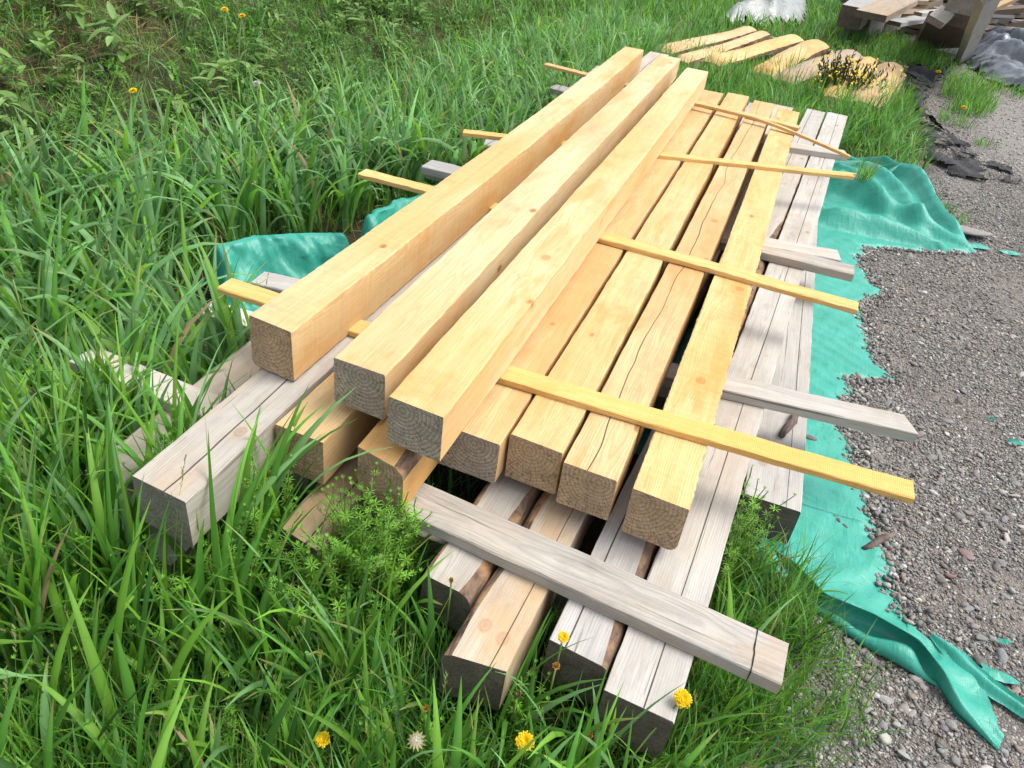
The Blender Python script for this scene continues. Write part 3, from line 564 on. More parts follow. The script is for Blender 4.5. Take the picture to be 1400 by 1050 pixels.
def build_tarp():
    Vs, Fs = [], []
    def grid(P):                                # P (rows, cols, 3)
        o = sum(len(v) for v in Vs); r_, c_ = P.shape[:2]; Vs.append(P.reshape(-1, 3)); k = np.arange(r_ * c_).reshape(r_, c_) + o
        Fs.append(np.stack([k[:-1, :-1].ravel(), k[:-1, 1:].ravel(), k[1:, 1:].ravel(), k[1:, :-1].ravel()], 1))
    # 1 main sheet, from under the stack out to the ragged line where gravel covers it
    ys = np.concatenate([np.linspace(0.74, 5.75, 700)]); xr = np.interp(ys, TY, TX)
    rag = (vnoise(ys, ys * 0, 16, 41) - 0.5) * 0.055 + (vnoise(ys, ys * 0, 45, 42) - 0.5) * 0.03 + (vnoise(ys, ys * 0, 110, 43) - 0.5) * 0.014
    rag *= np.where((ys > 4.15), 0.25, 1.0); xr = xr + rag
    xl = np.where(ys < 0.95, 0.99, np.where(ys < 5.3, -0.95, np.interp(ys, [5.3, 5.75], [0.6, 1.3])))
    u = np.linspace(0, 1, 90)[None, :] ** 0.8; Xg = xl[:, None] + (xr - xl)[:, None] * u; Yg = np.repeat(ys[:, None], 90, 1)
    Zt = tarp_h(Xg, Yg); Zt = np.where(Xg < 1.1, np.minimum(Zt, GZ + 0.008), Zt)
    edge = np.clip((xr[:, None] - Xg) / 0.05, 0, 1); Zt = GZ + 0.004 + (Zt - GZ - 0.004) * np.where(Yg > 4.2, np.maximum(edge, .4), edge)
    grid(np.stack([Xg, Yg, Zt], 2))
    # 2 front part: from the line y = 0.74 down to the raised free edge, over it, into the hollow and out to the rolled lip
    TAIL = [at(1340, 938), at(1366, 1008)]; n = 150; E = resample(EP, n); Lp = resample(LP, n); P = np.zeros((n, 34, 3))
    top = np.stack([np.interp(np.linspace(0, 1, n), [0, 0.42, 0.62, 0.85, 1], [0.985, 1.485, 1.52, TAIL[0][0], TAIL[1][0]]), np.interp(np.linspace(0, 1, n), [0, .42, 0.62, 0.85, 1], [0.74, 0.74, 0.55, TAIL[0][1], TAIL[1][1]])], 1)
    top[66:, 0] += (vnoise(np.arange(n - 66) * .1, np.zeros(n - 66), 3, 6) - .5) * 0.03
    top[:, 0] = np.maximum(top[:, 0], E[:, 0])
    for i in range(n):
        e, l_ = E[i], Lp[i]; s = i / (n - 1)
        tx_ = top[i, 0]; ee = min(1, max(0, (float(np.interp(top[i, 1], TY, TX)) - tx_) / 0.05)); tz = float(tarp_h(np.array([tx_]), np.array([top[i, 1]]))[0]); tz = min(tz, GZ + 0.008) if tx_ < 1.1 else tz
        T = np.array([tx_, top[i, 1], GZ + 0.004 + (tz - GZ - 0.004) * ee]); t0 = T[2] - GZ
        hh = e[2] - GZ; rows = []
        for k in range(14):
            t = k / 13; p = T + (e - T) * t; rise = GZ + t0 + (hh - t0) * t ** 2.6 + 0.007 * math.sin(s * 40 + t * 5) * t * (1 - t) * 4
            p[2] = rise; rows.append(p)
        d = l_ - e; d[2] = 0; gap = np.linalg.norm(d) + 1e-6; d /= gap
        b = e.copy()
        fold = min(1.0, gap / 0.08)
        # under the free edge: wall leaning back, hollow, lip
        lipR = 0.030 * fold * (1 + .3 * math.sin(s * 23)) + 0.002
        prof = [(-0.012 * fold, hh * 0.85), (-0.03 * fold, hh * 0.6), (-0.036 * fold, hh * 0.35), (-0.02 * fold, 0.012)]
        g0 = 0.0
        prof += [(gap * 0.22, 0.008), (gap * 0.42, 0.010), (gap * 0.56, 0.010 + lipR * 0.55), (gap * 0.66, 0.010 + lipR * 1.15)]
        for k in range(8):
            th = math.pi * (0.62 - 0.75 * k / 7); prof.append((gap - lipR * 0.9 + lipR * 1.1 * math.cos(th), max(0.003, lipR * 0.75 + lipR * 1.0 * math.sin(th))))
        prof += [(gap - lipR * 0.4, 0.002), (gap - lipR * 1.5, 0.001), (gap - lipR * 2.2, 0.001), (gap - lipR * 2.6, 0.001)]
        for q, z in prof[:20]: rows.append(np.array([e[0] + d[0] * q, e[1] + d[1] * q, GZ + z]))
        P[i] = np.array(rows[:34])
    P[:, 14:, 2] += 0.004 * (vnoise(P[:, 14:, 0], P[:, 14:, 1], 12, 44) - 0.3)
    P[:, :, 2] = np.maximum(P[:, :, 2], GZ + 0.002)
    grid(P)
    # 3 strip running on over the gravel past the lip
    m = 60; s = np.linspace(0, 1, m); AP = [at(*q) for q in ((1270, 872), (1308, 908), (1350, 944), (1400, 978), (1470, 1022))]; A = np.stack([np.interp(s, np.linspace(0, 1, 5), [q[k] for q in AP]) for k in (0, 1)], 1)
    wd = np.interp(s, [0, .25, .5, 1], [0.012, 0.045, 0.030, 0.025]) * (1 + 0.3 * (vnoise(s, s * 0, 12, 8) - .5))
    pr = np.linspace(-1, 1, 12); Q = np.zeros((m, 12, 3))
    Q[:, :, 0] = A[:, 0:1] + wd[:, None] * pr[None] * 0.40; Q[:, :, 1] = A[:, 1:2] + wd[:, None] * pr[None] * 0.9
    Q[:, :, 2] = GZ + 0.012 + 0.028 * (np.sin(pr[None] * 4.0 + 1.1 + s[:, None] * 2) * .5 + .5) * np.interp(s, [0, .2, 1], [0.4, 1, .7])[:, None]
    grid(Q)
    # 4 hump in the tall grass on the other side of the stack
    def hump(crest_px, zc, reach, seed):
        C = resample([at(x, y, zc + dz) for x, y, dz in crest_px], 80)
        prof = [(0.62, 0.0), (0.50, 0.0), (0.36, 0.02), (0.26, 0.07), (0.17, 0.26), (0.10, 0.58), (0.05, 0.86), (0.015, 0.98), (-0.02, 1.0), (-0.06, 0.93), (-0.11, 0.62), (-0.15, 0.3), (-0.19, 0.0)]
        pd = np.array(prof); tt = np.linspace(0, len(prof) - 1, 40); pa = np.interp(tt, range(len(prof)), pd[:, 0]); pb = np.interp(tt, range(len(prof)), pd[:, 1])
        G = np.zeros((80, 40, 3))
        dirv = np.array([0.90, -0.43])
        si = np.linspace(0, 1, 80); hgt = (C[:, 2] - GZ) * np.clip(np.minimum(si, 1 - si) * 9 + 0.25, 0, 1)
        for i in range(80):
            G[i, :, 0] = C[i, 0] + dirv[0] * pa * reach; G[i, :, 1] = C[i, 1] + dirv[1] * pa * reach; G[i, :, 2] = GZ + 0.008 + hgt[i] * pb
        nz = 0.06 * (vnoise(np.repeat(si[:, None], 40, 1) * 7, np.repeat(pb[None], 80, 0) * 2.6, 1.0, seed) - 0.5) + 0.02 * (vnoise(np.repeat(si[:, None], 40, 1) * 25, np.repeat(pb[None], 80, 0) * 4, 1.0, seed + 1) - 0.5)
        nz += 0.016 * (np.abs(vnoise(np.repeat(si[:, None], 40, 1) * 14 + pb[None] * 3, np.repeat(pb[None], 80, 0) * 5 - si[:, None] * 4, 1.0, seed + 2) - 0.5) * 2 - .5) * np.clip(pb[None] * 3, 0, 1)
        G[:, :, 0] += nz * dirv[0]; G[:, :, 1] += nz * dirv[1]; G[:, :, 2] += np.abs(nz) * 0.4
        grid(G)
    hump([(282, 352, -.04), (300, 338, 0), (350, 326, 0), (420, 322, 0), (486, 322, -.02)], GZ + 0.24, 0.75, 51)
    hump([(494, 318, -.05), (505, 300, 0), (530, 286, 0), (575, 268, 0), (640, 240, 0)], GZ + 0.24, 0.6, 53)
    V = np.concatenate(Vs); F = np.concatenate(Fs); return np_mesh('tarp', V, F, [TARP])
tag(link('tarp', build_tarp()), 'large teal woven tarp under the timber stack, ragged where gravel covers it', 'tarp')

# ------------------------------------------------------------------ stones and gravel
def ico(sub):
    bm = bmesh.new(); bmesh.ops.create_icosphere(bm, subdivisions=sub, radius=1.0)
    v = np.array([x.co[:] for x in bm.verts]); f = np.array([[q.index for q in p.verts] for p in bm.faces]); bm.free(); return v, f
def stones(n, P, size, flatness, sub, palette, sink=0.35):
    """n stones as arrays: vertices, faces, tints"""
    v0, f0 = ico(sub); nv = len(v0)
    S = size[:, None] * np.stack([rng.uniform(0.75, 1.35, n), rng.uniform(0.55, 1.0, n), rng.uniform(*flatness, n)], 1)
    D = 1 + 0.5 * (rng.random((n, nv)) - 0.5)
    if sub > 1:                                # low-frequency lumps and facets
        K = rng.normal(size=(n, 5, 3)); K /= np.linalg.norm(K, axis=2, keepdims=True)
        dots = np.einsum('nkc,vc->nkv', K, v0); cut = rng.uniform(0.45, 0.85, (n, 5, 1))
        D = 1 + 0.06 * (rng.random((n, nv)) - 0.5); D = D * np.minimum(1, np.min(np.where(dots > 0.05, cut / np.maximum(dots, 1e-3), 9), axis=1))
    W = v0[None] * D[:, :, None] * S[:, None, :]
    az = rng.uniform(0, 6.28, n); tx = rng.normal(0, 0.22, n); ty = rng.normal(0, 0.22, n)
    W[:, :, 2] += W[:, :, 0] * tx[:, None] + W[:, :, 1] * ty[:, None]
    c, s = np.cos(az)[:, None], np.sin(az)[:, None]
    X_ = W[:, :, 0] * c - W[:, :, 1] * s; Y_ = W[:, :, 0] * s + W[:, :, 1] * c
    W = np.stack([X_ + P[:, 0:1], Y_ + P[:, 1:2], W[:, :, 2] + P[:, 2:3] + (S[:, 2] * (1 - sink))[:, None]], 2)
    F = (f0[None] + (np.arange(n) * nv)[:, None, None]).reshape(-1, 3)
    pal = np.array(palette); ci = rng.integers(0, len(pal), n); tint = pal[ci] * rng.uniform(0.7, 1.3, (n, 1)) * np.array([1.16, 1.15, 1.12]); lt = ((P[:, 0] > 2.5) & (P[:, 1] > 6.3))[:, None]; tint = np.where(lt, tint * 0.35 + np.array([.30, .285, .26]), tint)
    return W.reshape(-1, 3), F, np.repeat(tint, nv, 0)
PAL = [(0.21, 0.20, 0.19), (0.17, 0.16, 0.152), (0.28, 0.27, 0.255), (0.13, 0.122, 0.115), (0.22, 0.19, 0.165), (0.19, 0.16, 0.16), (0.175, 0.195, 0.19), (0.38, 0.37, 0.345), (0.11, 0.103, 0.098), (0.165, 0.165, 0.17), (0.24, 0.225, 0.205)]
tarp_poly = list(zip(TX, TY)) + [(0.8, 5.75), (0.8, 0.74), (1.03, 0.66)] + [tuple(p[:2]) for p in LP]
def on_tarp(x, y): return (x < np.interp(y, TY, TX) - 0.012) & (y > 0.74) & (y < 5.75) & (x > 0.7) | in_poly(x, y, [tuple(p[:2]) for p in LP] + [(1.92, 0.30), (1.86, .40), (1.65, .483), (1.50, .577), (1.49, .76), (0.95, 0.76)])
def gravel_points(n, xlo, xhi, ylo, yhi, keep):
    x = rng.uniform(xlo, xhi, n); y = rng.uniform(ylo, yhi, n)
    k = (x > grass_edge(y) - 0.16 + rng.normal(0, 0.12, n)) & ~on_tarp(x, y) & keep(x, y)
    k &= rng.random(n) < np.clip(0.25 + (vnoise(x, y, 2.1, 91) * .6 + vnoise(x, y, 5.5, 92) * .4 - .28) * 2.6, 0.22, 1)   # dirt shows through in patches
    x, y = x[k], y[k]; return np.stack([x, y, gh(x, y)], 1)
parts = []
view = lambda x, y: (x < 1.9 + 0.33 * (y - 0.2) + 0.35)
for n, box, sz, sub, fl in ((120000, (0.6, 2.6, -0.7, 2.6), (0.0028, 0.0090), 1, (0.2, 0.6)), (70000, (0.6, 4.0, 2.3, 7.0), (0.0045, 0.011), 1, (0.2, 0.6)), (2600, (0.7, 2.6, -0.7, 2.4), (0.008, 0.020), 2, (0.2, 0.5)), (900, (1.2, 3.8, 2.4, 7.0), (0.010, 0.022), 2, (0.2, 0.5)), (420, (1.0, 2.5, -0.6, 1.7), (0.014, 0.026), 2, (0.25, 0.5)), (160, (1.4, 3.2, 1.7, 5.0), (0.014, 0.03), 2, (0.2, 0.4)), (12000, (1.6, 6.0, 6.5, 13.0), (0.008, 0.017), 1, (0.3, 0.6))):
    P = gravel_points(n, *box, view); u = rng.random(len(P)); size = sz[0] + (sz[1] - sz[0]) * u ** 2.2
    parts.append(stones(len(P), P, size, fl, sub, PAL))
# gravel pushed over the edge of the tarp
ye = rng.uniform(0.55, 4.05, 3800); xe = np.interp(ye, TY, TX) + rng.normal(0.012, 0.034, 3800).clip(-0.05, 0.2)
P = np.stack([xe, ye, gh(xe, ye) + 0.007], 1); parts.append(stones(3800, P, 0.003 + 0.011 * rng.random(3800) ** 2.5, (0.4, 0.8), 1, PAL))
Vs, Fs, Cs = [], [], []; o_ = 0
for v, f, c in parts: Vs.append(v); Fs.append(f + o_); Cs.append(c); o_ += len(v)
tag(link('gravel', np_mesh('gravel', np.concatenate(Vs), np.concatenate(Fs), [STONE], np.concatenate(Cs), smooth=False)), 'loose grey crushed gravel of the yard', 'gravel', kind='stuff')
def stone(label, px, py, size, tint, fl=0.5, yscale=1.0):
    p = at(px, py, GZ); v, f, c = stones(1, np.array([[0., 0., 0.]]), np.array([size]), (fl, fl + 0.01), 3, [tint], 0.25)
    v[:, 1] *= yscale
    tag(link('stone', np_mesh('stone', v, f, [STONE], np.tile(tint, (len(v), 1)), smooth=False), None, (p[0], p[1], float(gh(p[0], p[1])))), label, 'stone')
stone('large flat pale slab of rock half buried beyond the tarp flap', 1300, 316, 0.19, (0.26, 0.24, 0.215), 0.12, 0.8)
stone('purple red oval stone, the lower of two on the gravel', 1298, 789, 0.020, (0.22, 0.12, 0.125), 0.5)
stone('flat purple red stone, the upper of two on the gravel', 1320, 759, 0.023, (0.22, 0.135, 0.135), 0.35)
stone('pale bluish white stone below the purple pair', 1383, 808, 0.017, (0.34, 0.345, 0.34), 0.6)
stone('greenish grey stone upward of the bluish white one', 1368, 771, 0.018, (0.19, 0.22, 0.205), 0.5)
stone('triangular light grey flake in the dirt under the tarp lip', 1210, 958, 0.024, (0.27, 0.265, 0.26), 0.25)
stone('pale grey flat stone at the bottom of the dirt patch', 1237, 1034, 0.026, (0.30, 0.29, 0.275), 0.25)
stone('light grey stone between the grass and triangular flake', 1183, 984, 0.015, (0.30, 0.29, 0.27), 0.6)
stone('small white stone beside the pale flat one', 1224, 992, 0.014, (0.36, 0.35, 0.33), 0.6)
stone('grey stone lying by the tarp fold in the dirt', 1153, 957, 0.018, (0.20, 0.195, 0.19), 0.4)
stone('large bluish grey stone near the teal scraps on the gravel', 1369, 898, 0.026, (0.20, 0.205, 0.21), 0.4)
stone('broad grey green stone above the bluish grey one', 1343, 874, 0.03, (0.17, 0.185, 0.18), 0.35)
stone('dark grey rock at the edge of the tarp under the grey batten', 1104, 604, 0.030, (0.13, 0.115, 0.11), 0.6)
stone('pale purple stone pressed against the tarp edge', 1226, 793, 0.02, (0.19, 0.14, 0.145), 0.4)
stone('purplish stone by the tarp notch beyond the grey batten', 1206, 523, 0.028, (0.18, 0.14, 0.14), 0.4)
def scrap(label, px, py, size):
    p = at(px, py, GZ + 0.012); n = 11; V = [(0, 0, 0.012)]
    for k in range(n):
        a = 2 * math.pi * k / n; r_ = size * R.uniform(0.45, 1.2); V.append((r_ * math.cos(a) * 1.3, r_ * math.sin(a) * 0.7, R.uniform(-.004, .008)))
    F = [(0, k + 1, (k + 1) % n + 1) for k in range(n)]; me = bpy.data.meshes.new('tarp_scrap'); me.from_pydata(V, [], F); me.materials.append(TARP)
    o = link('tarp_scrap', me, None, tuple(p)); md = o.modifiers.new('thick', 'SOLIDIFY'); md.thickness = 0.001
    tag(o, label, 'tarp scrap')
scrap('teal tarp scrap in the gravel near the tip of the longest stick', 1390, 605, 0.035)
scrap('torn teal tarp scrap surfacing in gravel by the bluish grey stone', 1362, 922, 0.05)
scrap('tiny teal scrap in the gravel above the broad stone', 1372, 877, 0.022)
scrap('faded teal scrap in the gravel near the batten tip', 1355, 573, 0.018)
scrap('teal tarp scrap trailing off beyond the flap tip', 1330, 336, 0.09)
scrap('thin teal scrap far out on the gravel', 1378, 345, 0.06)

# ------------------------------------------------------------------ grass and weeds
def clear_of_boxes(P):
    """P (n, k, 3): True where no point of the blade lies inside a timber"""
    n, k = P.shape[:2]; Q = np.concatenate([P.reshape(-1, 3), np.ones((n * k, 1))], 1); bad = np.zeros(n * k, bool)
    for M, hw, y0, y1, z0, z1 in BOXES:
        L = Q @ M[:3].T
        bad |= (np.abs(L[:, 0]) < hw) & (L[:, 1] > y0) & (L[:, 1] < y1) & (L[:, 2] > z0) & (L[:, 2] < z1)
    return ~bad.reshape(n, k).any(1)
def blades(root, L, w, az, lean, bend, col, K=6, wide=False, tipcol=None, curl=None):
    n = len(root); t = np.linspace(0, 1, K + 1); th = lean[:, None] + bend[:, None] * t[None] ** 1.6
    ds = (L / K)[:, None]; dz = np.cos(th) * ds; dr = np.sin(th) * ds
    z = np.concatenate([np.zeros((n, 1)), np.cumsum(0.5 * (dz[:, 1:] + dz[:, :-1]), 1)], 1); r_ = np.concatenate([np.zeros((n, 1)), np.cumsum(0.5 * (dr[:, 1:] + dr[:, :-1]), 1)], 1)
    cx, cy = np.cos(az)[:, None], np.sin(az)[:, None]
    C = np.stack([root[:, 0:1] + r_ * cx, root[:, 1:2] + r_ * cy, root[:, 2:3] + z], 2)
    ok = clear_of_boxes(C[:, 1:]) & (C[:, -1, 2] > root[:, 2] - 0.02)
    C = C[ok]; n = len(C); 
    if n == 0: return None
    az, w, col, L = az[ok], w[ok], col[ok], L[ok]
    tw = rng.normal(0, 0.4, n)[:, None] + rng.normal(0, 0.45, n)[:, None] * t[None]
    side = np.stack([-np.sin(az)[:, None] * np.cos(tw) + 0 * t, np.cos(az)[:, None] * np.cos(tw) + 0 * t, np.sin(tw)], 2)
    prof = np.clip(np.minimum(0.55 + 1.6 * t, (1 - t) * 2.2 + 0.03), 0, 1) if not wide else np.clip(np.minimum(0.55 + 2.2 * t, ((1 - t) * 2.3 + 0.02) ** 0.8), 0, 1)
    hw = 0.5 * w[:, None] * prof[None]
    A = C - side * hw[:, :, None]; B = C + side * hw[:, :, None]
    cc = np.repeat(col[:, None, :], K + 1, 1) * (0.92 + 0.16 * t)[None, :, None]
    if tipcol is not None:
        f = (np.clip(t - 0.82, 0, 1) / 0.18)[None, :, None] * (rng.random(n) < 0.25)[:, None, None]; cc = cc * (1 - f) + np.array(tipcol) * f
    if wide:
        dn = np.cross(side, np.stack([np.gradient(C[:, :, k], axis=1) for k in range(3)], 2)); dn /= np.linalg.norm(dn, axis=2, keepdims=True) + 1e-9
        Mid = C - dn * hw[:, :, None] * 0.35
        V = np.stack([A, Mid, B], 2).reshape(n, -1, 3); cv = np.repeat(cc[:, :, None, :], 3, 2); cv[:, :, 1] *= 1.12; cv = cv.reshape(n, -1, 3); m = 3
    else:
        V = np.stack([A, B], 2).reshape(n, -1, 3); cv = np.repeat(cc[:, :, None, :], 2, 2).reshape(n, -1, 3); m = 2
    f = []
    for k in range(K):
        for j in range(m - 1): f.append((k * m + j, k * m + j + 1, (k + 1) * m + j + 1, (k + 1) * m + j))
    F = (np.array(f)[None] + (np.arange(n) * V.shape[1])[:, None, None]).reshape(-1, 4)
    return V.reshape(-1, 3), F, cv.reshape(-1, 3)
G1 = np.array([0.092, 0.245, 0.037]); G2 = np.array([0.140, 0.290, 0.105]); G3 = np.array([0.145, 0.310, 0.038]); G4 = np.array([0.050, 0.145, 0.027]); STRAW = np.array([0.36, 0.27, 0.15])
def gcol(n, wts, dead=0.02, v=0.22):
    base = np.array([G1, G2, G3, G4]); c = base[rng.choice(4, n, p=np.array(wts) / sum(wts))]
    c = c * (1 + v * rng.normal(size=(n, 1))).clip(0.5, 1.7)
    d = rng.random(n) < dead; c[d] = STRAW * rng.uniform(0.5, 1.1, (d.sum(), 1)); return c
WSH = [tuple(at(x, y)[:2]) for x, y in ((985, 40), (1060, 0), (1085, -12), (1104, 14), (1098, 44), (1050, 40))]
HUMPS = [WSH, [(-1.62, 0.85), (-1.30, 0.78), (-0.6, 0.62), (-0.6, 2.9), (-1.02, 2.9), (-1.28, 2.2), (-1.55, 1.35)]]
def scatter(dens, x0, x1, y0, y1, clump=0.0, cs=3.0, thin=0.0, pile=True, strip=0):
    n = int(dens * (x1 - x0) * (y1 - y0)); x = rng.uniform(x0, x1, n); y = rng.uniform(y0, y1, n)
    k = x < grass_edge(y) + rng.normal(0, 0.06, n)
    if pile: k &= ~((x > -0.66) & (x < 1.25) & (y > np.where(x < 0.16, 0.42, 0.02)) & (y < 5.15))
    if pile: k &= ~((x > 0.17) & (x < 0.92) & (y > -0.17) & (y < 0.3))
    for h in HUMPS: k &= ~in_poly(x, y, h)
    k &= ~on_tarp(x, y)
    if clump: k &= rng.random(n) < np.clip(0.15 + 1.9 * (vnoise(x, y, cs, 61) * 0.65 + vnoise(x, y, cs * 2.7, 62) * 0.35 - 0.28) * clump + (1 - clump) * 0.9, 0.05, 1)
    if strip: k &= (x - np.interp(y, SE_Y, SE_X) + 0.5 * (vnoise(x, y, 1.3, 77) - .5)) * strip > 0
    if thin: k &= ~((vnoise(x, y, 0.9, 21) > 0.55) & (rng.random(n) < thin))
    x, y = x[k], y[k]; return np.stack([x, y, gh(x, y) - 0.005], 1)
def tufts(dens, per, spread, *box, **kw):
    c = scatter(dens, *box, **kw); r_ = np.repeat(c, per, 0); a = rng.uniform(0, 6.28, len(r_)); d = np.abs(rng.normal(0, spread, len(r_)))
    r_ = r_.copy(); r_[:, 0] += d * np.cos(a); r_[:, 1] += d * np.sin(a); return r_, a
class Heap:
    def __init__(s): s.v, s.f, s.c, s.n = [], [], [], 0
    def add(s, b):
        if b is None: return
        s.v.append(b[0]); s.f.append(b[1] + s.n); s.c.append(b[2]); s.n += len(b[0])
    def build(s, name, mat, label, cat):
        me = np_mesh(name, np.concatenate(s.v), np.concatenate(s.f), [mat], np.concatenate(s.c)); return tag(link(name, me), label, cat, kind='stuff')
U = rng.uniform
def N_(m, s, n): return rng.normal(m, s, n)
tall = Heap(); fine = Heap()
def tallset(dens, per, box, Lr, wr, wts, lean=(0.05, 0.3), bend=(0.5, 1.9), dead=0.012, K=7, **kw):
    r_, a = tufts(dens, per, 0.022, *box, **kw); n = len(r_)
    if n: tall.add(blades(r_, U(*Lr, n), U(*wr, n), a + N_(0, 0.5, n), U(*lean, n), U(*bend, n), gcol(n, wts, dead), K, True, (0.30, 0.26, 0.10)))
def fineset(dens, box, Lr, wr, wts, lean=(0.02, 0.5), bend=(0.1, 1.5), dead=0.04, K=4, **kw):
    r_ = scatter(dens, *box, **kw); n = len(r_)
    if n: fine.add(blades(r_, U(*Lr, n) * (0.7 + 0.5 * vnoise(r_[:, 0], r_[:, 1], 3, 71)), U(*wr, n), U(0, 6.28, n), U(*lean, n), U(*bend, n), gcol(n, wts, dead), K))
B = lambda *a: a
# lush strip beside the stack
SE_Y, SE_X = [-2, 0, 1.0, 3.0, 6.0, 9.0], [-2.7, -2.6, -2.45, -2.25, -2.1, -1.9]
tallset(125, 5, B(-3.0, -0.66, -1.0, 3.0), (0.36, 0.70), (0.016, 0.036), (2, 7, 1.8, 0.5), clump=0.5, lean=(0.0, 0.22), bend=(0.3, 2.2), strip=1)
tallset(95, 5, B(-3.0, -0.72, 3.0, 8.5), (0.34, 0.62), (0.014, 0.030), (2, 7, 1.6, 0.5), clump=0.5, lean=(0.0, 0.22), bend=(0.3, 2.0), strip=1)
fineset(1200, B(-3.0, -0.62, -1.0, 3.0), (0.12, 0.32), (0.003, 0.009), (4, 2, 3, 2), strip=1)
fineset(800, B(-3.0, -0.68, 3.0, 8.5), (0.12, 0.32), (0.005, 0.010), (4, 2, 2, 2), strip=1)
tallset(330, 4, B(-1.15, -0.48, -0.8, 0.1), (0.36, 0.64), (0.012, 0.027), (4, 2, 3, 0.5), lean=(0.0, 0.2), bend=(0.05, 1.0))
tallset(240, 4, B(-0.70, -0.60, -0.2, 1.0), (0.30, 0.5), (0.010, 0.020), (4, 3, 2, 0.5), lean=(0.0, 0.2), bend=(0.05, 1.0))
# in front of the stack
tallset(170, 4, B(-1.3, 1.0, -1.1, 0.05), (0.18, 0.44), (0.010, 0.026), (4, 1.2, 3, 1.2), lean=(0.0, 0.3), bend=(0.1, 1.5))
tallset(210, 4, B(-0.75, 0.16, -0.50, 0.30), (0.30, 0.55), (0.009, 0.018), (4, 1.2, 3, 1.0), lean=(0.0, 0.25), bend=(0.1, 1.2))
fineset(1800, B(0.1, 1.05, -0.72, -0.34), (0.22, 0.38), (0.003, 0.008), (4, 1, 3, 1), lean=(0.0, 0.3), bend=(0.0, 0.9))
fineset(6500, B(-1.4, 1.12, -1.1, 0.06), (0.10, 0.30), (0.0028, 0.0075), (4, 1, 3, 2), lean=(0.0, 0.45), bend=(0.0, 1.2))
fineset(5600, B(0.86, 1.24, -0.6, 0.70), (0.10, 0.30), (0.003, 0.007), (4, 1, 3, 2), lean=(0, .4), bend=(0, 1.2), pile=False)
tallset(90, 4, B(0.88, 1.15, -0.3, 0.62), (0.16, 0.32), (0.006, 0.012), (4, 1, 3, 1.5), bend=(0.1, 1.2), pile=False)
fineset(1700, B(0.7, 1.35, -0.5, 0.6), (0.06, 0.2), (0.002, 0.005), (4, 1, 3, 2))
# gaps between the front ends of the bottom course, and along the outer edge
fineset(2600, B(-0.75, 0.2, -0.3, 0.42), (0.12, 0.36), (0.0025, 0.007), (3, 1, 3, 2))
# behind the stack
tallset(50, 5, B(-2.0, 2.0, 5.15, 7.3), (0.22, 0.42), (0.010, 0.018), (4, 3, 1.5, 1.5), bend=(0.2, 1.3))
tallset(30, 5, B(-3.0, -0.6, 7.0, 11.5), (0.22, 0.42), (0.012, 0.020), (4, 3, 1.5, 1.5), bend=(0.2, 1.3))
fineset(700, B(-2.5, 2.0, 5.1, 7.5), (0.15, 0.36), (0.006, 0.012), (4, 2, 2, 2))
fineset(900, B(-1.6, 1.95, 6.4, 8.3), (0.22, 0.42), (0.007, 0.013), (4, 2, 2, 2), bend=(0.0, 0.9))
fineset(560, B(-2.5, 2.0, 7.5, 11.0), (0.12, 0.30), (0.007, 0.014), (4, 2, 2, 2))
fineset(380, B(-3.5, 2.1, 11.0, 17.0), (0.15, 0.40), (0.010, 0.020), (4, 2, 2, 2))
fineset(60, B(-9, 8, 17.0, 30.0), (0.25, 0.5), (0.02, 0.03), (4, 2, 2, 3))
# bank
BK = (5, 1.0, 3.0, 3.5)
tallset(9, 6, B(-7.5, -1.8, 0.0, 12.0), (0.22, 0.46), (0.008, 0.016), (3, 4, 2, 2), clump=1.0, bend=(0.3, 1.6), thin=.6, strip=-1)
fineset(2000, B(-7.5, -1.8, 0.0, 8.0), (0.05, 0.20), (0.003, 0.008), BK, dead=0.09, clump=0.7, cs=1.6, thin=.25, lean=(0, .9), bend=(.1, 1.6), strip=-1)
fineset(650, B(-8.0, -1.4, 8.0, 17.0), (0.06, 0.26), (0.007, 0.014), BK, dead=0.09, clump=0.7, cs=1.6, thin=.25, lean=(0, .9), bend=(.1, 1.6), strip=-1)
fineset(90, B(-17.0, -7.3, -4.0, 20.0), (0.12, 0.34), (0.014, 0.03), BK, dead=0.12, clump=0.5, cs=1.6)
# green clumps in the yard beyond the fabric, and stray tufts on the gravel
def clump(cx, cy, rad, n, Lr, wr):
    a = U(0, 6.28, n); d = rad * np.sqrt(rng.random(n)); x = cx + d * np.cos(a); y = cy + d * np.sin(a); r_ = np.stack([x, y, gh(x, y)], 1)
    fine.add(blades(r_, U(*Lr, n), U(*wr, n), U(0, 6.28, n), U(0.02, 0.5, n), U(0.1, 1.3, n), gcol(n, (4, 1, 3, 2), 0.03), 4))
for cx, cy, rad, n, Lr in [(2.62, 9.4, 0.25, 220, (.12, .32)), (2.75, 9.9, 0.3, 300, (.15, .4)), (2.60, 8.6, 0.22, 170, (.1, .25)), (2.75, 9.0, .2, 150, (.12, .3)), (3.3, 10.3, 0.25, 110, (.1, .22)), (2.42, 7.9, .2, 90, (.08, .2)), (2.62, 7.25, .12, 40, (.05, .12)), (1.9, 4.95, .12, 60, (.05, .14)), (2.0, 4.75, .2, 70, (.04, .1)), (2.1, 11.0, .5, 500, (.15, .36)), (1.7, 11.8, .7, 700, (.2, .4)), (2.4, 11.6, .4, 300, (.15, .35))]:
    clump(cx, cy, rad, n, Lr, (0.005, 0.011))
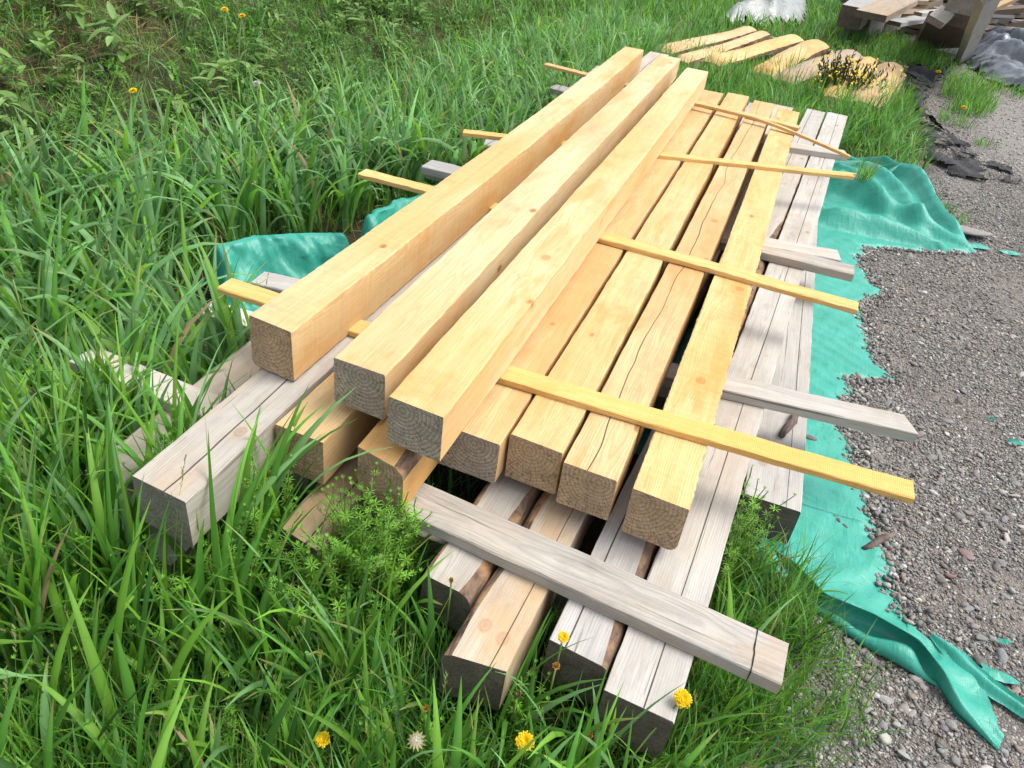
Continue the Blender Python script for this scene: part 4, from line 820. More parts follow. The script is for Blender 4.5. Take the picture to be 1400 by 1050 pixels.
for px, py, n, Lr in [(1128, 905, 60, (.06, .2)), (1150, 960, 40, (.05, .16)), (1165, 1000, 36, (.05, .15)), (1120, 990, 70, (.06, .2)), (1200, 905, 14, (.03, .08)), (1180, 930, 16, (.04, .1)), (1090, 880, 90, (.1, .26)), (1060, 1020, 90, (.06, .2)), (1110, 1035, 40, (.05, .15)), (1075, 820, 90, (.10, .28))]:
    p = at(px, py); clump(p[0], p[1], 0.06, n, Lr, (0.002, 0.005))
def tuft_on_tarp():
    p = at(1170, 275); n = 70; a = U(0, 6.28, n); r_ = np.stack([p[0] + N_(0, .03, n), p[1] + N_(0, .03, n), np.full(n, float(tarp_h(p[:1], p[1:2])[0]) - 0.01)], 1)
    b = blades(r_, U(.12, .28, n), U(.003, .006, n), a, U(.1, .6, n), U(.2, 1.2, n), gcol(n, (3, 1, 3, 1), 0.1), 4)
    tag(link('grass_tuft', np_mesh('grass_tuft', b[0], b[1], [LEAF], b[2])), 'lone green grass tuft growing through the teal tarp', 'grass tuft')
tuft_on_tarp()
# hand placed leaning blades at the near ends of the timbers
def place_blades(rows):
    for x, y, L_, w_, az_, le, be in rows:
        for k in range(60):
            j = k * 0.004
            root = np.array([[x + R.gauss(0, j), y + R.gauss(0, j), GZ]])
            b = blades(root, np.array([L_]), np.array([w_]), np.radians([az_ + R.gauss(0, 3 * k ** .7)]), np.array([le]), np.array([be]), gcol(1, (4, 1, 3, 0.2), 0), 10, True)
            if b is not None: tall.add(b); break
P_ = []
for k in range(30): P_.append((R.uniform(-.305, -.20), R.uniform(-.44, -.12), R.uniform(.5, .82), R.uniform(.016, .030), R.choice([80, 100, 60, 20, 150, -20]) + R.uniform(-25, 25), R.uniform(0, .12), R.uniform(.1, 1.3)))
for k in range(34): P_.append((R.uniform(-.72, -.49), R.uniform(-.52, -.05), R.uniform(.5, .78), R.uniform(.012, .022), R.uniform(60, 280), R.uniform(0, .12), R.uniform(.2, 1.4)))
for k in range(26): P_.append((R.uniform(-.56, -.28), R.uniform(-.66, -.43), R.uniform(.35, .66), R.uniform(.014, .026), R.uniform(20, 160), R.uniform(0, .15), R.uniform(.1, 1.2)))
for k in range(46): P_.append((R.uniform(-.05, .98), R.uniform(-.66, -.42), R.uniform(.26, .46), R.uniform(.011, .020), R.uniform(40, 140), R.uniform(0, .15), R.uniform(.1, 1.0)))
for k in range(14): P_.append((R.uniform(-.9, .1), R.uniform(-.95, -.62), R.uniform(.34, .52), R.uniform(.018, .034), R.uniform(30, 150), R.uniform(0, .15), R.uniform(.3, 1.4)))
P_ += [(.51, -.30, .42, .014, 70, .0, .6), (.515, -.28, .46, .015, 30, .05, .9), (.505, -.1, .40, .014, 60, .1, 1.4), (.70, -.42, .5, .011, 85, .0, .25), (.72, -.40, .48, .011, 35, .1, .8)]
for k in range(26): P_.append((R.uniform(-1.05, -.62), R.uniform(-.15, .0), R.uniform(.45, .7), R.uniform(.014, .024), R.uniform(40, 320), R.uniform(0, .15), R.uniform(.2, 1.4)))
for k in range(22): P_.append((R.uniform(-1.0, -.66), R.uniform(.20, .58), R.uniform(.42, .66), R.uniform(.014, .024), R.uniform(150, 320), R.uniform(0, .15), R.uniform(.2, 1.3)))
place_blades(P_)
sh = scatter(14, -2.8, 1.05, -1.0, 4.5); nsh = len(sh); Ls = U(.38, .66, nsh)
for k in range(nsh):
    az_, le_, be_ = U(0, 6.28), U(0, .15), U(.1, .5)
    b = blades(sh[k:k + 1], Ls[k:k + 1], np.array([.0032]), np.array([az_]), np.array([le_]), np.array([be_]), np.array([[0.15, 0.24, 0.06]]), 8)
    if b is None: continue
    fine.add(b); tip = b[0][-1]; pv = b[0][-5]; d_ = (tip - pv) / (np.linalg.norm(tip - pv) + 1e-6)
    for q in range(12):
        p_ = tip - d_ * 0.085 * q / 12; fine.add(blades(p_[None], np.array([.014]), np.array([.0035]), U(0, 6.28, 1), np.array([.35]), np.array([.2]), np.array([[0.20, 0.26, 0.09]]) * U(.8, 1.2), 2))
tall.build('tall_grass', LEAF, 'lush broad-bladed tall grass crowding round the stack', 'tall grass')
fine.build('grass', LEAF, 'fine mixed meadow grass round the stack and up the bank', 'grass')

# dead thatch
th = Heap()
def thatch(dens, box, Lr, wr, thr):
    n = int(dens * (box[1] - box[0]) * (box[3] - box[2])); x = U(box[0], box[1], n); y = U(box[2], box[3], n)
    k = (vnoise(x, y, 0.9, 21) > thr) & (x < grass_edge(y) - .1) & ~((x > -0.7) & (x < 1.25) & (y > -0.1) & (y < 5.2)) & ~on_tarp(x, y); x, y = x[k], y[k]; n = len(x)
    c = STRAW * U(0.45, 1.3, (n, 1)) * np.array([1, 0.95, 0.92])
    th.add(blades(np.stack([x, y, gh(x, y) + 0.01], 1), U(*Lr, n), U(*wr, n), U(0, 6.28, n), U(0.9, 1.45, n), U(0, 0.4, n), c, 3))
thatch(360, (-7.5, -2.0, 0, 9), (.1, .35), (.003, .008), 0.56); thatch(260, (-8, -1.0, 9, 17), (.15, .4), (.006, .012), 0.52); thatch(120, (-2.6, 1.1, -1, 5), (.08, .25), (.002, .005), 0.0)
th.build('dead_grass', LEAF, 'dry straw coloured thatch showing on the bank', 'dead grass')

# broad-leaved herbs
def leaves(P, d, L, w, droop, col, K=4):
    """lens shaped leaves: base point P, unit direction d (n,3)"""
    n = len(P); t = np.linspace(0, 1, K + 1); up = np.array([0, 0, 1.0]); side = np.cross(d, up); side /= np.linalg.norm(side, axis=1, keepdims=True) + 1e-6
    C = P[:, None] + d[:, None] * (L[:, None] * t[None])[:, :, None]; C[:, :, 2] -= droop[:, None] * L[:, None] * t[None] ** 2
    hw = 0.5 * w[:, None] * (np.sin(np.pi * np.clip(t * 0.94 + 0.03, 0, 1)) ** 0.8)[None]
    A = C - side[:, None] * hw[:, :, None]; Bq = C + side[:, None] * hw[:, :, None]; A[:, :, 2] += hw * 0.35; Bq[:, :, 2] += hw * 0.35
    V = np.stack([A, C, Bq], 2).reshape(n, -1, 3); f = []
    for k in range(K):
        for j in range(2): f.append((k * 3 + j, k * 3 + j + 1, (k + 1) * 3 + j + 1, (k + 1) * 3 + j))
    F = (np.array(f)[None] + (np.arange(n) * V.shape[1])[:, None, None]).reshape(-1, 4)
    return V.reshape(-1, 3), F, np.repeat(col, V.shape[1], 0)
herb = Heap()
def unit(az, el): return np.stack([np.cos(az) * np.cos(el), np.sin(az) * np.cos(el), np.sin(el)], 1)
def herbs(dens, box, Lr, wr, per, hr, cols, **kw):
    c = scatter(dens, *box, **kw); n = len(c); h = U(*hr, n)
    r_ = np.repeat(c, per, 0); H = np.repeat(h, per); m = len(r_); f = rng.random(m) ** 0.6
    r_ = r_.copy(); r_[:, 2] += H * f; r_[:, 0] += N_(0, .015, m); r_[:, 1] += N_(0, .015, m)
    ok = clear_of_boxes(r_[:, None]); r_ = r_[ok]; m = len(r_)
    base = np.array(cols); cl = base[rng.integers(0, len(base), m)] * U(0.7, 1.3, (m, 1))
    az = U(0, 6.28, m); el = U(-0.1, 0.9, m); L = U(*Lr, m); d = unit(az, el)
    ok = clear_of_boxes((r_ + d * L[:, None])[:, None]); herb.add(leaves(r_[ok], d[ok], L[ok], (L * U(*wr, m))[ok], U(0, .5, m)[ok], cl[ok]))
HC = [(0.085, 0.20, 0.035), (0.115, 0.25, 0.05), (0.15, 0.29, 0.05), (0.06, 0.15, 0.03)]
HB = [(0.07, 0.18, 0.030), (0.10, 0.225, 0.036), (0.14, 0.265, 0.042), (0.055, 0.14, 0.028)]
herbs(190, B(-7.5, -1.9, 0.2, 9), (.02, .075), (.2, .4), 16, (.04, .24), HB, clump=0.9, cs=1.2, strip=-1)
herbs(5, B(-7.5, -2.6, 0.2, 9), (.09, .17), (.28, .42), 12, (.1, .3), [(0.15, 0.27, 0.06), (0.18, 0.29, 0.09), (0.12, 0.22, 0.05)])
herbs(90, B(-8, -1.2, 9, 16), (.04, .09), (.22, .42), 14, (.05, .25), HB, clump=0.9, cs=1.2)
herbs(55, B(-1.4, 1.1, -1.0, -0.05), (.02, .055), (.22, .45), 10, (.03, .14), HC)
herbs(30, B(-3, -0.75, -0.6, 5), (.02, .06), (.25, .4), 10, (.05, .25), HC)
herbs(14, B(-1.5, 2, 5.3, 11), (.04, .08), (.25, .4), 10, (.05, .25), HC)
def palmate(p, r_, nleaf, h):
    for q in range(nleaf):
        az0 = R.uniform(0, 6.28); off = R.uniform(0.0, 0.05); c0 = np.array([p[0] + off * math.cos(az0), p[1] + off * math.sin(az0), p[2] + h * R.uniform(.6, 1.1)])
        k = 9; az = az0 + np.linspace(-2.2, 2.2, k); L = r_ * (1 - 0.35 * np.abs(np.linspace(-1, 1, k)))
        d = unit(az, np.full(k, 0.12)); col = np.array([HC[R.randrange(3)]]) * R.uniform(.8, 1.15)
        herb.add(leaves(np.repeat(c0[None], k, 0), d, L, L * 0.24, np.full(k, .25), np.repeat(col, k, 0)))
for px, py in [(60, 850), (190, 905), (60, 960), (130, 880), (250, 880), (30, 1010), (445, 960), (350, 905), (520, 985), (640, 1020), (900, 1040), (500, 910), (300, 880), (90, 800), (230, 1010), (380, 1000), (430, 880), (600, 1040), (470, 1040)]:
    p = at(px, py, GZ + 0.05); palmate((p[0], p[1], GZ), R.uniform(.03, .05), 5, R.uniform(.05, .12))
herb.build('herb_leaves', HERB, 'low broad-leaved herbs among the grass', 'herbs')
# bedstraw: thin stems ringed by whorls of narrow leaves
bs = Heap()
def bedstraw(p, h, leanaz, lean):
    n = max(4, int(h / 0.028)); C = []
    for k in range(n + 1):
        t = k / n; C.append((p[0] + math.cos(leanaz) * lean * h * t * t + R.gauss(0, .002), p[1] + math.sin(leanaz) * lean * h * t * t + R.gauss(0, .002), p[2] + h * t))
    C = np.array(C)
    if not clear_of_boxes(C[None])[0]: return
    w = 0.0016; V = np.concatenate([C + [w, 0, 0], C - [w, 0, 0], C + [0, w, 0], C - [0, w, 0]]); m = n + 1; F = []
    for k in range(n): F += [(k, k + 1, m + k + 1, m + k), (2 * m + k, 2 * m + k + 1, 3 * m + k + 1, 3 * m + k)]
    bs.add((V, np.array(F), np.tile([(0.12, 0.2, 0.05)], (len(V), 1))))
    for k in range(2, n + 1):
        q = 7; az = np.linspace(0, 6.28, q, endpoint=False) + R.uniform(0, 1); t = k / n; L = np.full(q, (0.021 if t < 0.85 else 0.012) * R.uniform(.8, 1.2))
        el = np.full(q, 0.15 + (0.9 if k == n else 0.2)); col = np.array([(0.135, 0.30, 0.035)]) * R.uniform(.75, 1.2) * (1 + 0.35 * (t > .8))
        bs.add(leaves(np.repeat(C[k][None], q, 0), unit(az, el), L, L * 0.2, np.full(q, .15), np.repeat(col, q, 0), 3))
for cx, cy, n, hh, sd_ in [(-.26, -.17, 44, .52, .04), (-.26, -.30, 22, .44, .04), (-.02, -.15, 34, .50, .03), (-.04, -.28, 18, .38, .04), (.07, -.13, 26, .46, .03), (.13, -.02, 20, .50, .03), (-.33, -.36, 14, .36, .04), (-.16, -.48, 14, .24, .07), (.10, -.35, 12, .26, .05), (-.62, -.10, 30, .42, .04), (-.60, .02, 24, .40, .03), (-.75, -.5, 40, .3, .08), (-.95, -.35, 40, .32, .1), (-1.1, -.2, 30, .3, .08), (.33, -.52, 14, .24, .05), (.53, -.36, 16, .26, .03), (.945, .52, 18, .32, .03), (.97, .42, 12, .28, .03), (.52, .0, 10, .26, .02), (-.5, -.62, 30, .26, .08), (.0, -.55, 20, .2, .08), (.8, -.55, 20, .2, .06), (.155, .1, 16, .46, .02)]:
    for k in range(n): bedstraw((cx + R.gauss(0, sd_), cy + R.gauss(0, sd_), GZ), hh * R.uniform(.6, 1.1), R.uniform(0, 6.28), R.uniform(0, .5))
bs.build('bedstraw_weeds', HERB, 'bright green bedstraw with whorled leaves climbing at the timber ends', 'weeds')

# ------------------------------------------------------------------ dandelions
def head_mesh(name, rad, n, rings, mat, lift=0.5):
    V, F = [], []
    for q in range(rings):
        rr = rad * (1 - q * 0.8 / rings); el = 0.05 + lift * q / rings * 2.0
        for k in range(n):
            a = 2 * math.pi * (k + 0.5 * q + R.uniform(-.3, .3)) / n; L = rr * R.uniform(.85, 1.1); e = el + R.uniform(-.1, .15); w = rad * 0.085
            d = Vector((math.cos(a) * math.cos(e), math.sin(a) * math.cos(e), math.sin(e))); s = Vector((-math.sin(a), math.cos(a), 0)) * w; b = Vector((0, 0, q * rad * 0.05)); o = len(V)
            V += [b + d * L * .12 - s * .4, b + d * L * .12 + s * .4, b + d * L * .96 + s, b + d * L - Vector((0, 0, rad * .06)), b + d * L * .96 - s]; F.append((o, o + 1, o + 2, o + 3, o + 4))
    me = bpy.data.meshes.new(name); me.from_pydata([tuple(v) for v in V], [], F); me.materials.append(mat); me.update(); return me
def bracts_mesh(rad, mat, closed=False):
    V, F = [], []
    for k in range(13):
        a = 2 * math.pi * k / 13; w = rad * 0.2; s = Vector((-math.sin(a), math.cos(a), 0)) * w; r_ = Vector((math.cos(a), math.sin(a), 0)); o = len(V)
        if closed: V += [r_ * rad * .3 - s, r_ * rad * .3 + s, r_ * rad * .55 + Vector((0, 0, rad * .9)) + s * .6, r_ * rad * .35 + Vector((0, 0, rad * 2.0)), r_ * rad * .55 + Vector((0, 0, rad * .9)) - s * .6]
        else: V += [r_ * rad * .15 - s, r_ * rad * .15 + s, r_ * rad * .6 - Vector((0, 0, rad * .12)) + s * .7, r_ * rad * .95 - Vector((0, 0, rad * .45)), r_ * rad * .6 - Vector((0, 0, rad * .12)) - s * .7]
        F.append((o, o + 1, o + 2, o + 3, o + 4))
    me = bpy.data.meshes.new('bracts'); me.from_pydata([tuple(v) for v in V], [], F); me.materials.append(mat); me.update(); return me
def dandelion(label, px, py, z, kind='open', rad=0.018, lean=(0, 0), stem=STEMG):
    p = at(px, py, z); g = float(gh(p[0], p[1])); root = (p[0] - lean[0], p[1] - lean[1], g); e = empty('dandelion', root, label, 'dandelion', 'dandelions in the grass')
    tip = Vector((lean[0], lean[1], p[2] - g))
    pts = [tuple(Vector((tip.x * t * t, tip.y * t * t, tip.z * t))) for t in (0, .25, .5, .75, 1)]
    link('stem', tube_mesh('stem', pts, [.0026, .0025, .0024, .0023, .0026], [stem], 6), e)
    tilt = Matrix.Translation(tip) @ Matrix.Rotation(R.uniform(.1, .45), 4, Vector((R.uniform(0, 1), R.uniform(-.3, .3), 0)).normalized())
    if kind == 'open':
        h = link('flower_head', head_mesh('flower_head', rad, 34, 6, PETAL), e); h.matrix_local = tilt
        b = link('bracts', bracts_mesh(rad * .9, BRACT), e); b.matrix_local = tilt
    elif kind == 'half':
        h = link('flower_head', head_mesh('flower_head', rad * .6, 14, 3, PETALO, 1.1), e); h.matrix_local = tilt @ Matrix.Translation((0, 0, rad * .5))
        b = link('bracts', bracts_mesh(rad * .6, BRACT, True), e); b.matrix_local = tilt
    elif kind == 'spent':
        h = link('seed_bud', head_mesh('seed_bud', rad * .45, 12, 3, BUDB, 1.3), e); h.matrix_local = tilt @ Matrix.Translation((0, 0, rad * .8))
        b = link('bracts', bracts_mesh(rad * .75, DRYB if stem is not STEMG else BRACT, True), e); b.matrix_local = tilt
    elif kind == 'star':
        h = link('seed_disc', head_mesh('seed_disc', rad * .45, 12, 2, FLUFF, .6), e); h.matrix_local = tilt
        b = link('bracts', bracts_mesh(rad * 1.2, DRYB), e); b.matrix_local = tilt
    else:
        h = link('seed_ball', head_mesh('seed_ball', rad, 22, 6, FLUFF, .8), e); h.matrix_local = tilt
for a in [('full yellow dandelion in front of the pale weathered timber ends, largest in the grass below', 718, 1014, -0.23, 'open', .021), ('tall yellow dandelion leaning out beside the cracked bottom timber end', 933, 955, -0.17, 'open', .021, (.10, .13)), ('yellow dandelion against the orange bark edged timber', 770, 871, -0.13, 'open', .014), ('yellow dandelion in deep grass at the bottom, well away from the timbers', 441, 1011, -0.29, 'open', .017), ('half closed orange dandelion under the yellow one by the bark edge', 760, 912, -0.19, 'half', .016), ('small orange dandelion bud alone in the grass below the tan timber', 438, 894, -0.27, 'half', .015), ('half open orange dandelion between the two big yellow ones', 805, 1007, -0.26, 'half', .016), ('small orange dandelion bud in front of the bark edged timber', 617, 796, -0.15, 'half', .015), ('pale star shaped empty dandelion head', 570, 1012, -0.27, 'star', .02), ('spent brown dandelion bud before the two pink knots timber', 706, 952, -0.24, 'spent', .02), ('yellowing dandelion bud above the pale star', 582, 970, -0.23, 'half', .014), ('single bright yellow dandelion on the grassy bank', 182, 124, 0.02, 'open', .022), ('yellow dandelion high on the bank, one of a close pair, upper', 307, 13, 0.39, 'open', .022), ('yellow dandelion high on the bank, one of a close pair, lower', 331, 22, 0.34, 'open', .022), ('white dandelion seed ball over the tall grass', 351, 115, 0.00, 'ball', .026), ('reddish brown dandelion bud in the tall grass below the seed ball', 283, 185, -0.01, 'spent', .03), ('brown dandelion bud on a pale stem in the grass near the bleached board', 47, 540, -0.04, 'spent', .02), ('brown dandelion bud at the very edge of the tall grass', 17, 380, 0.02, 'spent', .02), ('whitish closed dandelion bud beneath the brown timber end', 407, 785, -0.23, 'spent', .014)]:
    dandelion(*a)
dandelion('dry dandelion head bowed over the gravel beside the grass', 1045, 985, -.42, 'spent', .02, (-.02, .03), DRYB)
# small yellow flowers far off in the yard
for a in [('yellow dandelion standing by the grey slab of the scrap heap', 1283, 98, -.22), ('yellow dandelion low at the edge of the far gravel', 1318, 147, -.40), ('yellow dandelion in the grass strip beside the black ground cloth', 1231, 135, -.35), ('yellow dandelion in the grass below the protruding scrap beam', 1213, 46, -.3)]:
    dandelion(a[0], a[1], a[2], a[3], 'open', 0.032)
def yellow_bush():
    c = at(1142, 152, GZ); e = empty('flowering_weed', (c[0], c[1], GZ), 'dark stemmed weed with many small yellow flowers before the barky slabs', 'flowering weed')
    V, F = [], []; FV, FF = [], []
    for k in range(110):
        a = R.uniform(0, 6.28); r0 = R.uniform(0, .12); sp = R.uniform(.04, .36); h = R.uniform(.28, .56); b = Vector((r0 * math.cos(a), r0 * math.sin(a), 0)); tip = Vector((b.x + sp * math.cos(a), b.y + sp * .7 * math.sin(a), h))
        o = len(V); w = .005
        mid = (b + tip) / 2 + Vector((0, 0, .05)); s = Vector((-math.sin(a), math.cos(a), 0)) * w
        V += [b - s, b + s, mid + s, mid - s, tip + s * .6, tip - s * .6]; F += [(o, o + 1, o + 2, o + 3), (o + 3, o + 2, o + 4, o + 5)]
        for q in range(9):                      # dark pod-like leaves up the stem
            t = R.uniform(.45, 1.0); p = b + (tip - b) * t; d = Vector((R.gauss(0, .4), R.gauss(0, .4), 1)).normalized() * R.uniform(.03, .07); s2 = Vector((R.gauss(0, 1), R.gauss(0, 1), 0)).normalized() * .008; o = len(V)
            V += [p, p + d * .5 + s2, p + d, p + d * .5 - s2]; F.append((o, o + 1, o + 2, o + 3))
        for q in range(2):
            p = tip + Vector((R.gauss(0, .025), R.gauss(0, .025), R.uniform(-.12, .0))); o = len(FV); n_ = Vector((R.gauss(0, .5), R.gauss(0, .5) - .6, 1)).normalized(); a1 = n_.orthogonal().normalized(); b1 = n_.cross(a1); rr = R.uniform(.009, .015)
            for j in range(6): FV.append(p + (a1 * math.cos(j * 1.047) + b1 * math.sin(j * 1.047)) * rr * (1 if j % 2 else .75))
            FF.append(tuple(range(o, o + 6)))
    for nm, v, f, m in (('stems', V, F, flat('dark_stem', (0.05, 0.06, 0.02), .6)), ('blossoms', FV, FF, PETAL)):
        me = bpy.data.meshes.new(nm); me.from_pydata([tuple(x) for x in v], [], f); me.materials.append(m); link(nm, me, e)
yellow_bush()

# ------------------------------------------------------------------ barky slabs behind the stack
def slab(label, p_near, p_far, w, zt, h=0.16, mat=YELD, seed=0, bark=True):
    """a log offcut: flat sawn face up, rounded barky underside"""
    A = at(*p_near, zt); Bp = at(*p_far, zt); rr = random.Random(seed); d = Bp - A; L = float(np.hypot(d[0], d[1])); ang = math.atan2(d[0], d[1]); n = 40; m = 9; V, F, mi = [], [], []
    for i in range(n + 1):
        t = i / n; ww = w * (0.92 + 0.08 * math.sin(t * 4 + seed) + 0.035 * math.sin(t * 13 + seed * 2)) * (1 - .1 * t); cx = 0.02 * math.sin(t * 3 + seed)
        e_ = 1 - max(0, (abs(t - .5) - .44) / .06) ** 2 * .55; ww *= (0.55 + .45 * e_); dzz = 0.012 * math.sin(t * 5 + seed)
        for k in range(7): f_ = k / 6; V.append((cx + (f_ - .5) * ww + rr.gauss(0, .003), t * L, dzz + 0.055 * e_ * 4 * f_ * (1 - f_) * (ww / .3) - (1 - e_) * .05 + rr.gauss(0, .0015)))
        for k in range(1, m):
            th = math.pi * k / m; V.append((cx + math.cos(th) * ww / 2 * 1.06 + rr.gauss(0, .003), t * L + rr.gauss(0, .002), -math.sin(th) * h * (0.9 + .2 * math.sin(t * 6 + seed)) + rr.gauss(0, .003)))
    q = m + 6
    for i in range(n):
        for j in range(q):
            F.append((i * q + j, i * q + (j + 1) % q, (i + 1) * q + (j + 1) % q, (i + 1) * q + j)); mi.append(0 if j < 6 else 1)
    F.append(tuple(range(q))[::-1]); mi.append(2); F.append(tuple(n * q + j for j in range(q))); mi.append(2)
    o = empty('bark_slab', (A[0], A[1], GZ), label, 'slab', 'barky slabs behind the stack'); o.rotation_euler = (0, 0, -ang)
    def sub(nm, keep, mats):
        me = bpy.data.meshes.new(nm); ff = [f for f, k in zip(F, mi) if k in keep]; idx = sorted({v for f in ff for v in f}); mp = {v: i for i, v in enumerate(idx)}
        me.from_pydata([V[v] for v in idx], [], [tuple(mp[v] for v in f) for f in ff]); 
        for mt in mats: me.materials.append(mt)
        me.polygons.foreach_set('material_index', [0 if k != 2 else 1 for k in mi if k in keep]); me.update()
        s = link(nm, me, o, (0, 0, zt - GZ)); s['check_pos'] = 9.0; s['check_width'] = 0.0; s['check_wander'] = 0.0; s['knot_a_x'] = 9.0; s['knot_a_y'] = 9.0; s['knot_b_x'] = 9.0; s['knot_b_y'] = 9.0; return s
    sub('sawn_face', (0, 2), [mat, E_FRESH]); sub('bark', (1,), [BARK])
    M = Matrix.Translation((A[0], A[1], zt)) @ Matrix.Rotation(-ang, 4, 'Z'); BOXES.append((np.array(M.inverted()), w / 2, 0, L, -h, 0.01)); return o
ZS = -0.285
slab('narrow yellow slab with dark bark hole, furthest from the gravel', (903, 70), (1030, 38), .26, ZS, seed=1)
slab('thin barky yellow slab between the holed slab and the long smooth slab', (930, 82), (1050, 45), .22, ZS, seed=2)
slab('long smooth yellow slab tapering to an orange barky tip', (972, 84), (1090, 53), .32, ZS, seed=3)
slab('wide clean yellow slab cut square, in the middle of the row', (1045, 98), (1118, 60), .36, ZS, seed=4)
slab('rounded greyish slab lying bark side up', (1075, 108), (1165, 72), .36, ZS + .02, .16, TAN, 5)
slab('short pale slab behind the yellow flowering weed', (1140, 130), (1190, 78), .26, ZS, seed=6)
slab('orange yellow slab with a rounded far end beside the ground cloth', (1180, 140), (1222, 88), .36, ZS, seed=7)
slab('narrow barky edge slab next to the black ground cloth', (1200, 152), (1236, 100), .16, ZS - .08, .09, seed=8)
for i, (a, b) in enumerate((((905, 85), (1215, 165)), ((1015, 45), (1240, 95)))):
    A, Bq = at(*a, -.42), at(*b, -.42); cross('bearer', 'bearer lying on the ground under the barky slabs', 'bearer', 'bearers under the slabs', (A[0], A[1]), (Bq[0], Bq[1]), .09, .11, -.395, [TAN, E_OLD, BARK], seg=8)

# ------------------------------------------------------------------ sheets
def sheet(name, label, cat, poly_px, zfun, mat, res=0.06, seed=0, amp=0.08, fall=0.0, holes=0.0, zbase=GZ):
    P = [at(x, y, zbase) for x, y in poly_px]; xs = [p[0] for p in P]; ys = [p[1] for p in P]
    gx_ = np.arange(min(xs), max(xs) + res, res); gy_ = np.arange(min(ys), max(ys) + res, res); Xs, Ys = np.meshgrid(gx_, gy_)
    jx = Xs + (vnoise(Xs, Ys, 7, seed) - .5) * res * 1.2; jy = Ys + (vnoise(Xs, Ys, 7, seed + 1) - .5) * res * 1.2
    ins = in_poly(jx + (vnoise(Xs, Ys, 5, seed + 2) - .5) * .16, jy + (vnoise(Xs, Ys, 5, seed + 3) - .5) * .16, P)
    Zs = gh(jx, jy) + 0.012 + zfun(jx, jy) + amp * (np.abs(vnoise(Xs + Ys * .5, Ys * .5, 3.2, seed + 4) - .5) * 2) ** 1.3 + amp * .35 * vnoise(Xs, Ys, 11, seed + 5)
    if fall:                                    # drape down to the ground at the border
        d = np.full(Xs.shape, 9.0)
        for i in range(len(P)):
            a, b = np.array(P[i][:2]), np.array(P[(i + 1) % len(P)][:2]); ab = b - a; t = np.clip(((jx - a[0]) * ab[0] + (jy - a[1]) * ab[1]) / (ab @ ab + 1e-9), 0, 1)
            d = np.minimum(d, np.hypot(jx - a[0] - t * ab[0], jy - a[1] - t * ab[1]))
        f = np.clip(d / fall, 0, 1); f = f * (2 - f); g0 = gh(jx, jy) + 0.01; Zs = g0 + (Zs - g0) * f
    if holes: ins &= vnoise(Xs, Ys, 6.5, seed + 8) * .6 + vnoise(Xs, Ys, 16, seed + 9) * .4 > holes
    k = np.arange(Xs.size).reshape(Xs.shape); q = ins[:-1, :-1] & ins[1:, 1:] & ins[:-1, 1:] & ins[1:, :-1]
    F = np.stack([k[:-1, :-1][q], k[:-1, 1:][q], k[1:, 1:][q], k[1:, :-1][q]], 1); used = np.unique(F); mp = -np.ones(Xs.size, int); mp[used] = np.arange(len(used))
    V = np.stack([jx.ravel(), jy.ravel(), Zs.ravel()], 1)[used]; return tag(link(name, np_mesh(name, V, mp[F], [mat])), label, cat)
sheet('plastic_sheet', 'crumpled milky white plastic sheet in the grass beyond the barky slabs', 'plastic sheet', [(960, 40), (990, 22), (1030, 4), (1060, -12), (1085, -14), (1106, 12), (1100, 36), (1050, 40)], lambda x, y: 0.42 + 0 * x, CLEARP, .07, 3, .34, 1.1)
sheet('dark_ground_sheet', 'tattered black ground cloth strung along between grass and gravel', 'ground cloth', [(1240, 88), (1290, 95), (1300, 112), (1262, 125), (1262, 165), (1300, 185), (1330, 210), (1385, 236), (1390, 250), (1345, 248), (1300, 240), (1258, 215), (1255, 190), (1246, 165), (1240, 135), (1225, 115)], lambda x, y: 0 * x, FABRIC, .02, 13, .12, .08, .37)
sheet('black_plastic', 'shiny black plastic sheeting spread under the scrap timber heap', 'plastic sheet', [(1318, 66), (1345, 34), (1420, 24), (1470, 16), (1490, 145), (1400, 130), (1345, 108), (1322, 92)], lambda x, y: 0.05 + 0.10 * np.sin(x * 3.1 + y * 2.2) ** 2, BLACKP, .05, 23, .22, .35)
sheet('dark_ground_sheet', 'black sheet added to paint the shade beneath the scrap timber heap', 'ground cloth', [(1165, 50), (1240, 62), (1262, 84), (1322, 92), (1345, 60), (1440, 50), (1440, 10), (1180, 12)], lambda x, y: 0 * x, FABRIC, .06, 43, .06, .1)  # added dark sheet: its black colour stands in for shade under the heap
# ------------------------------------------------------------------ scrap timber heap
SG = 'scrap boards jumbled in the heap'
def plank(label, p, q, zp, zq, w, h, mats, roll=0.0, name='scrap_board', group=SG, cat='scrap board'):
    A = at(*p, zp); Bq = at(*q, zq); d = Bq - A; L = float(np.linalg.norm(d)); ang = math.atan2(d[0], d[1]); pit = math.asin(d[2] / L)
    o = timber(name, label, cat, group, (0, 0), 0, L, w, h, 0, mats, seg=10, rough=.004, box=False)
    o.matrix_world = Matrix.Translation(tuple(A)) @ Matrix.Rotation(-ang, 4, 'Z') @ Matrix.Rotation(pit, 4, 'X') @ Matrix.Rotation(roll, 4, 'Y')
Dm = [DRK, E_OLD, BARK]; SM = [SIL, E_OLDG, BARK]; TM = [TAN, E_BRN, BARK]
plank('grey squared beam end poking out into the grass at the near corner of the heap', (1170, 42), (1215, 26), -.30, -.25, .34, .36, SM)
plank('brown flat plank end on top of the near corner of the heap', (1190, 22), (1235, 0), .02, .12, .42, .085, [TAN, E_OLD, BARK])
plank('dark squared beam end hooded in grey plastic at the heap corner', (1163, 24), (1190, 4), -.08, .0, .32, .28, [SIL, E_OLD, BARK])
plank('big dark panel leaning at the front of the heap', (1283, 62), (1312, 18), -.42, .25, .70, .10, [DRK, E_OLD, BARK], .25)
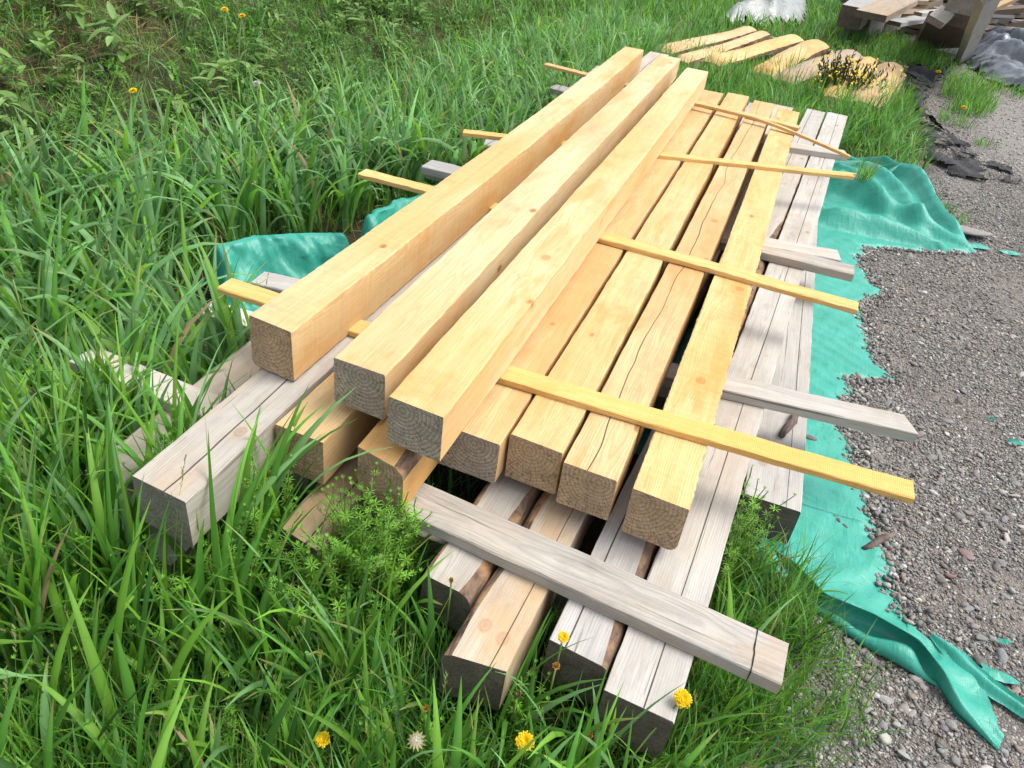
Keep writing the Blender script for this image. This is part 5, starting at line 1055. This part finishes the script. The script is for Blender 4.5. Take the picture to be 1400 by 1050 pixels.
plank('long pale silvery board leaning up the dark panel', (1316, 82), (1356, -10), -.50, .75, .20, .10, [SIL, E_OLDG, BARK], .9)
plank('pale fresh offcut block sitting atop the dark panel', (1278, 30), (1294, 16), .22, .28, .20, .07, [GREYP, E_OLDG, BARK], .3)
plank('dark brown block wedged beside the silvery board', (1316, 26), (1340, -2), .24, .30, .30, .20, Dm, .1)
plank('thick tan beam end crowning the heap by the silvery board', (1316, 6), (1340, -26), .50, .55, .30, .18, SM, .05)
plank('bare pale pole slanting out above the black plastic', (1352, 14), (1400, -8), .30, .5, .07, .07, TM, .4, 'pole', None, 'pole')
plank('flat grey plank near the grass under the heap', (1222, 32), (1262, 26), -.2, -.2, .22, .06, SM)
plank('white chip of board caught in the near end of the heap', (1255, 19), (1285, 16), -.05, -.02, .14, .05, [GREYP, E_OLDG, BARK])
H0, H1 = at(1188, 46), at(1425, 66)
for k in range(230):
    u_ = R.uniform(-.02, 1.0); v_ = R.uniform(0, 1) ** 1.5 * 1.8; ctr_ = H0 + (H1 - H0) * u_; dn_ = np.array([0.12, 0.99]); zc_ = GZ + 0.04 + R.uniform(0.0, 1.0) * (0.25 + 0.62 * v_)
    lx = R.uniform(.5, 1.6); az_ = R.gauss(0.05, .33); hd = np.array([math.cos(az_), math.sin(az_)]); c_ = np.array([ctr_[0] + dn_[0] * v_, ctr_[1] + dn_[1] * v_]); a_ = c_ - hd * lx / 2
    wv_, hv_ = R.choice([(.16, .05), (.20, .06), (.12, .05), (.24, .08), (.14, .12), (.10, .035)]); mt_ = R.choice([Dm, Dm, Dm, Dm, TM, SM, SM, [GREY, E_OLDG, BARK], [TAN, E_OLD, BARK]])
    o = timber('scrap_board', 'short weathered scrap board lying deep in the jumbled heap', 'scrap board', SG, (0, 0), 0, lx, wv_, hv_, 0, mt_, seg=8, rough=.004, box=False)
    o.matrix_world = Matrix.Translation((a_[0], a_[1], zc_)) @ Matrix.Rotation(az_ - math.pi / 2, 4, 'Z') @ Matrix.Rotation(R.gauss(0, .13), 4, 'X') @ Matrix.Rotation(R.gauss(0, .25), 4, 'Y')
print('objects', len(bpy.data.objects), 'polys', sum(len(m.polygons) for m in bpy.data.meshes))
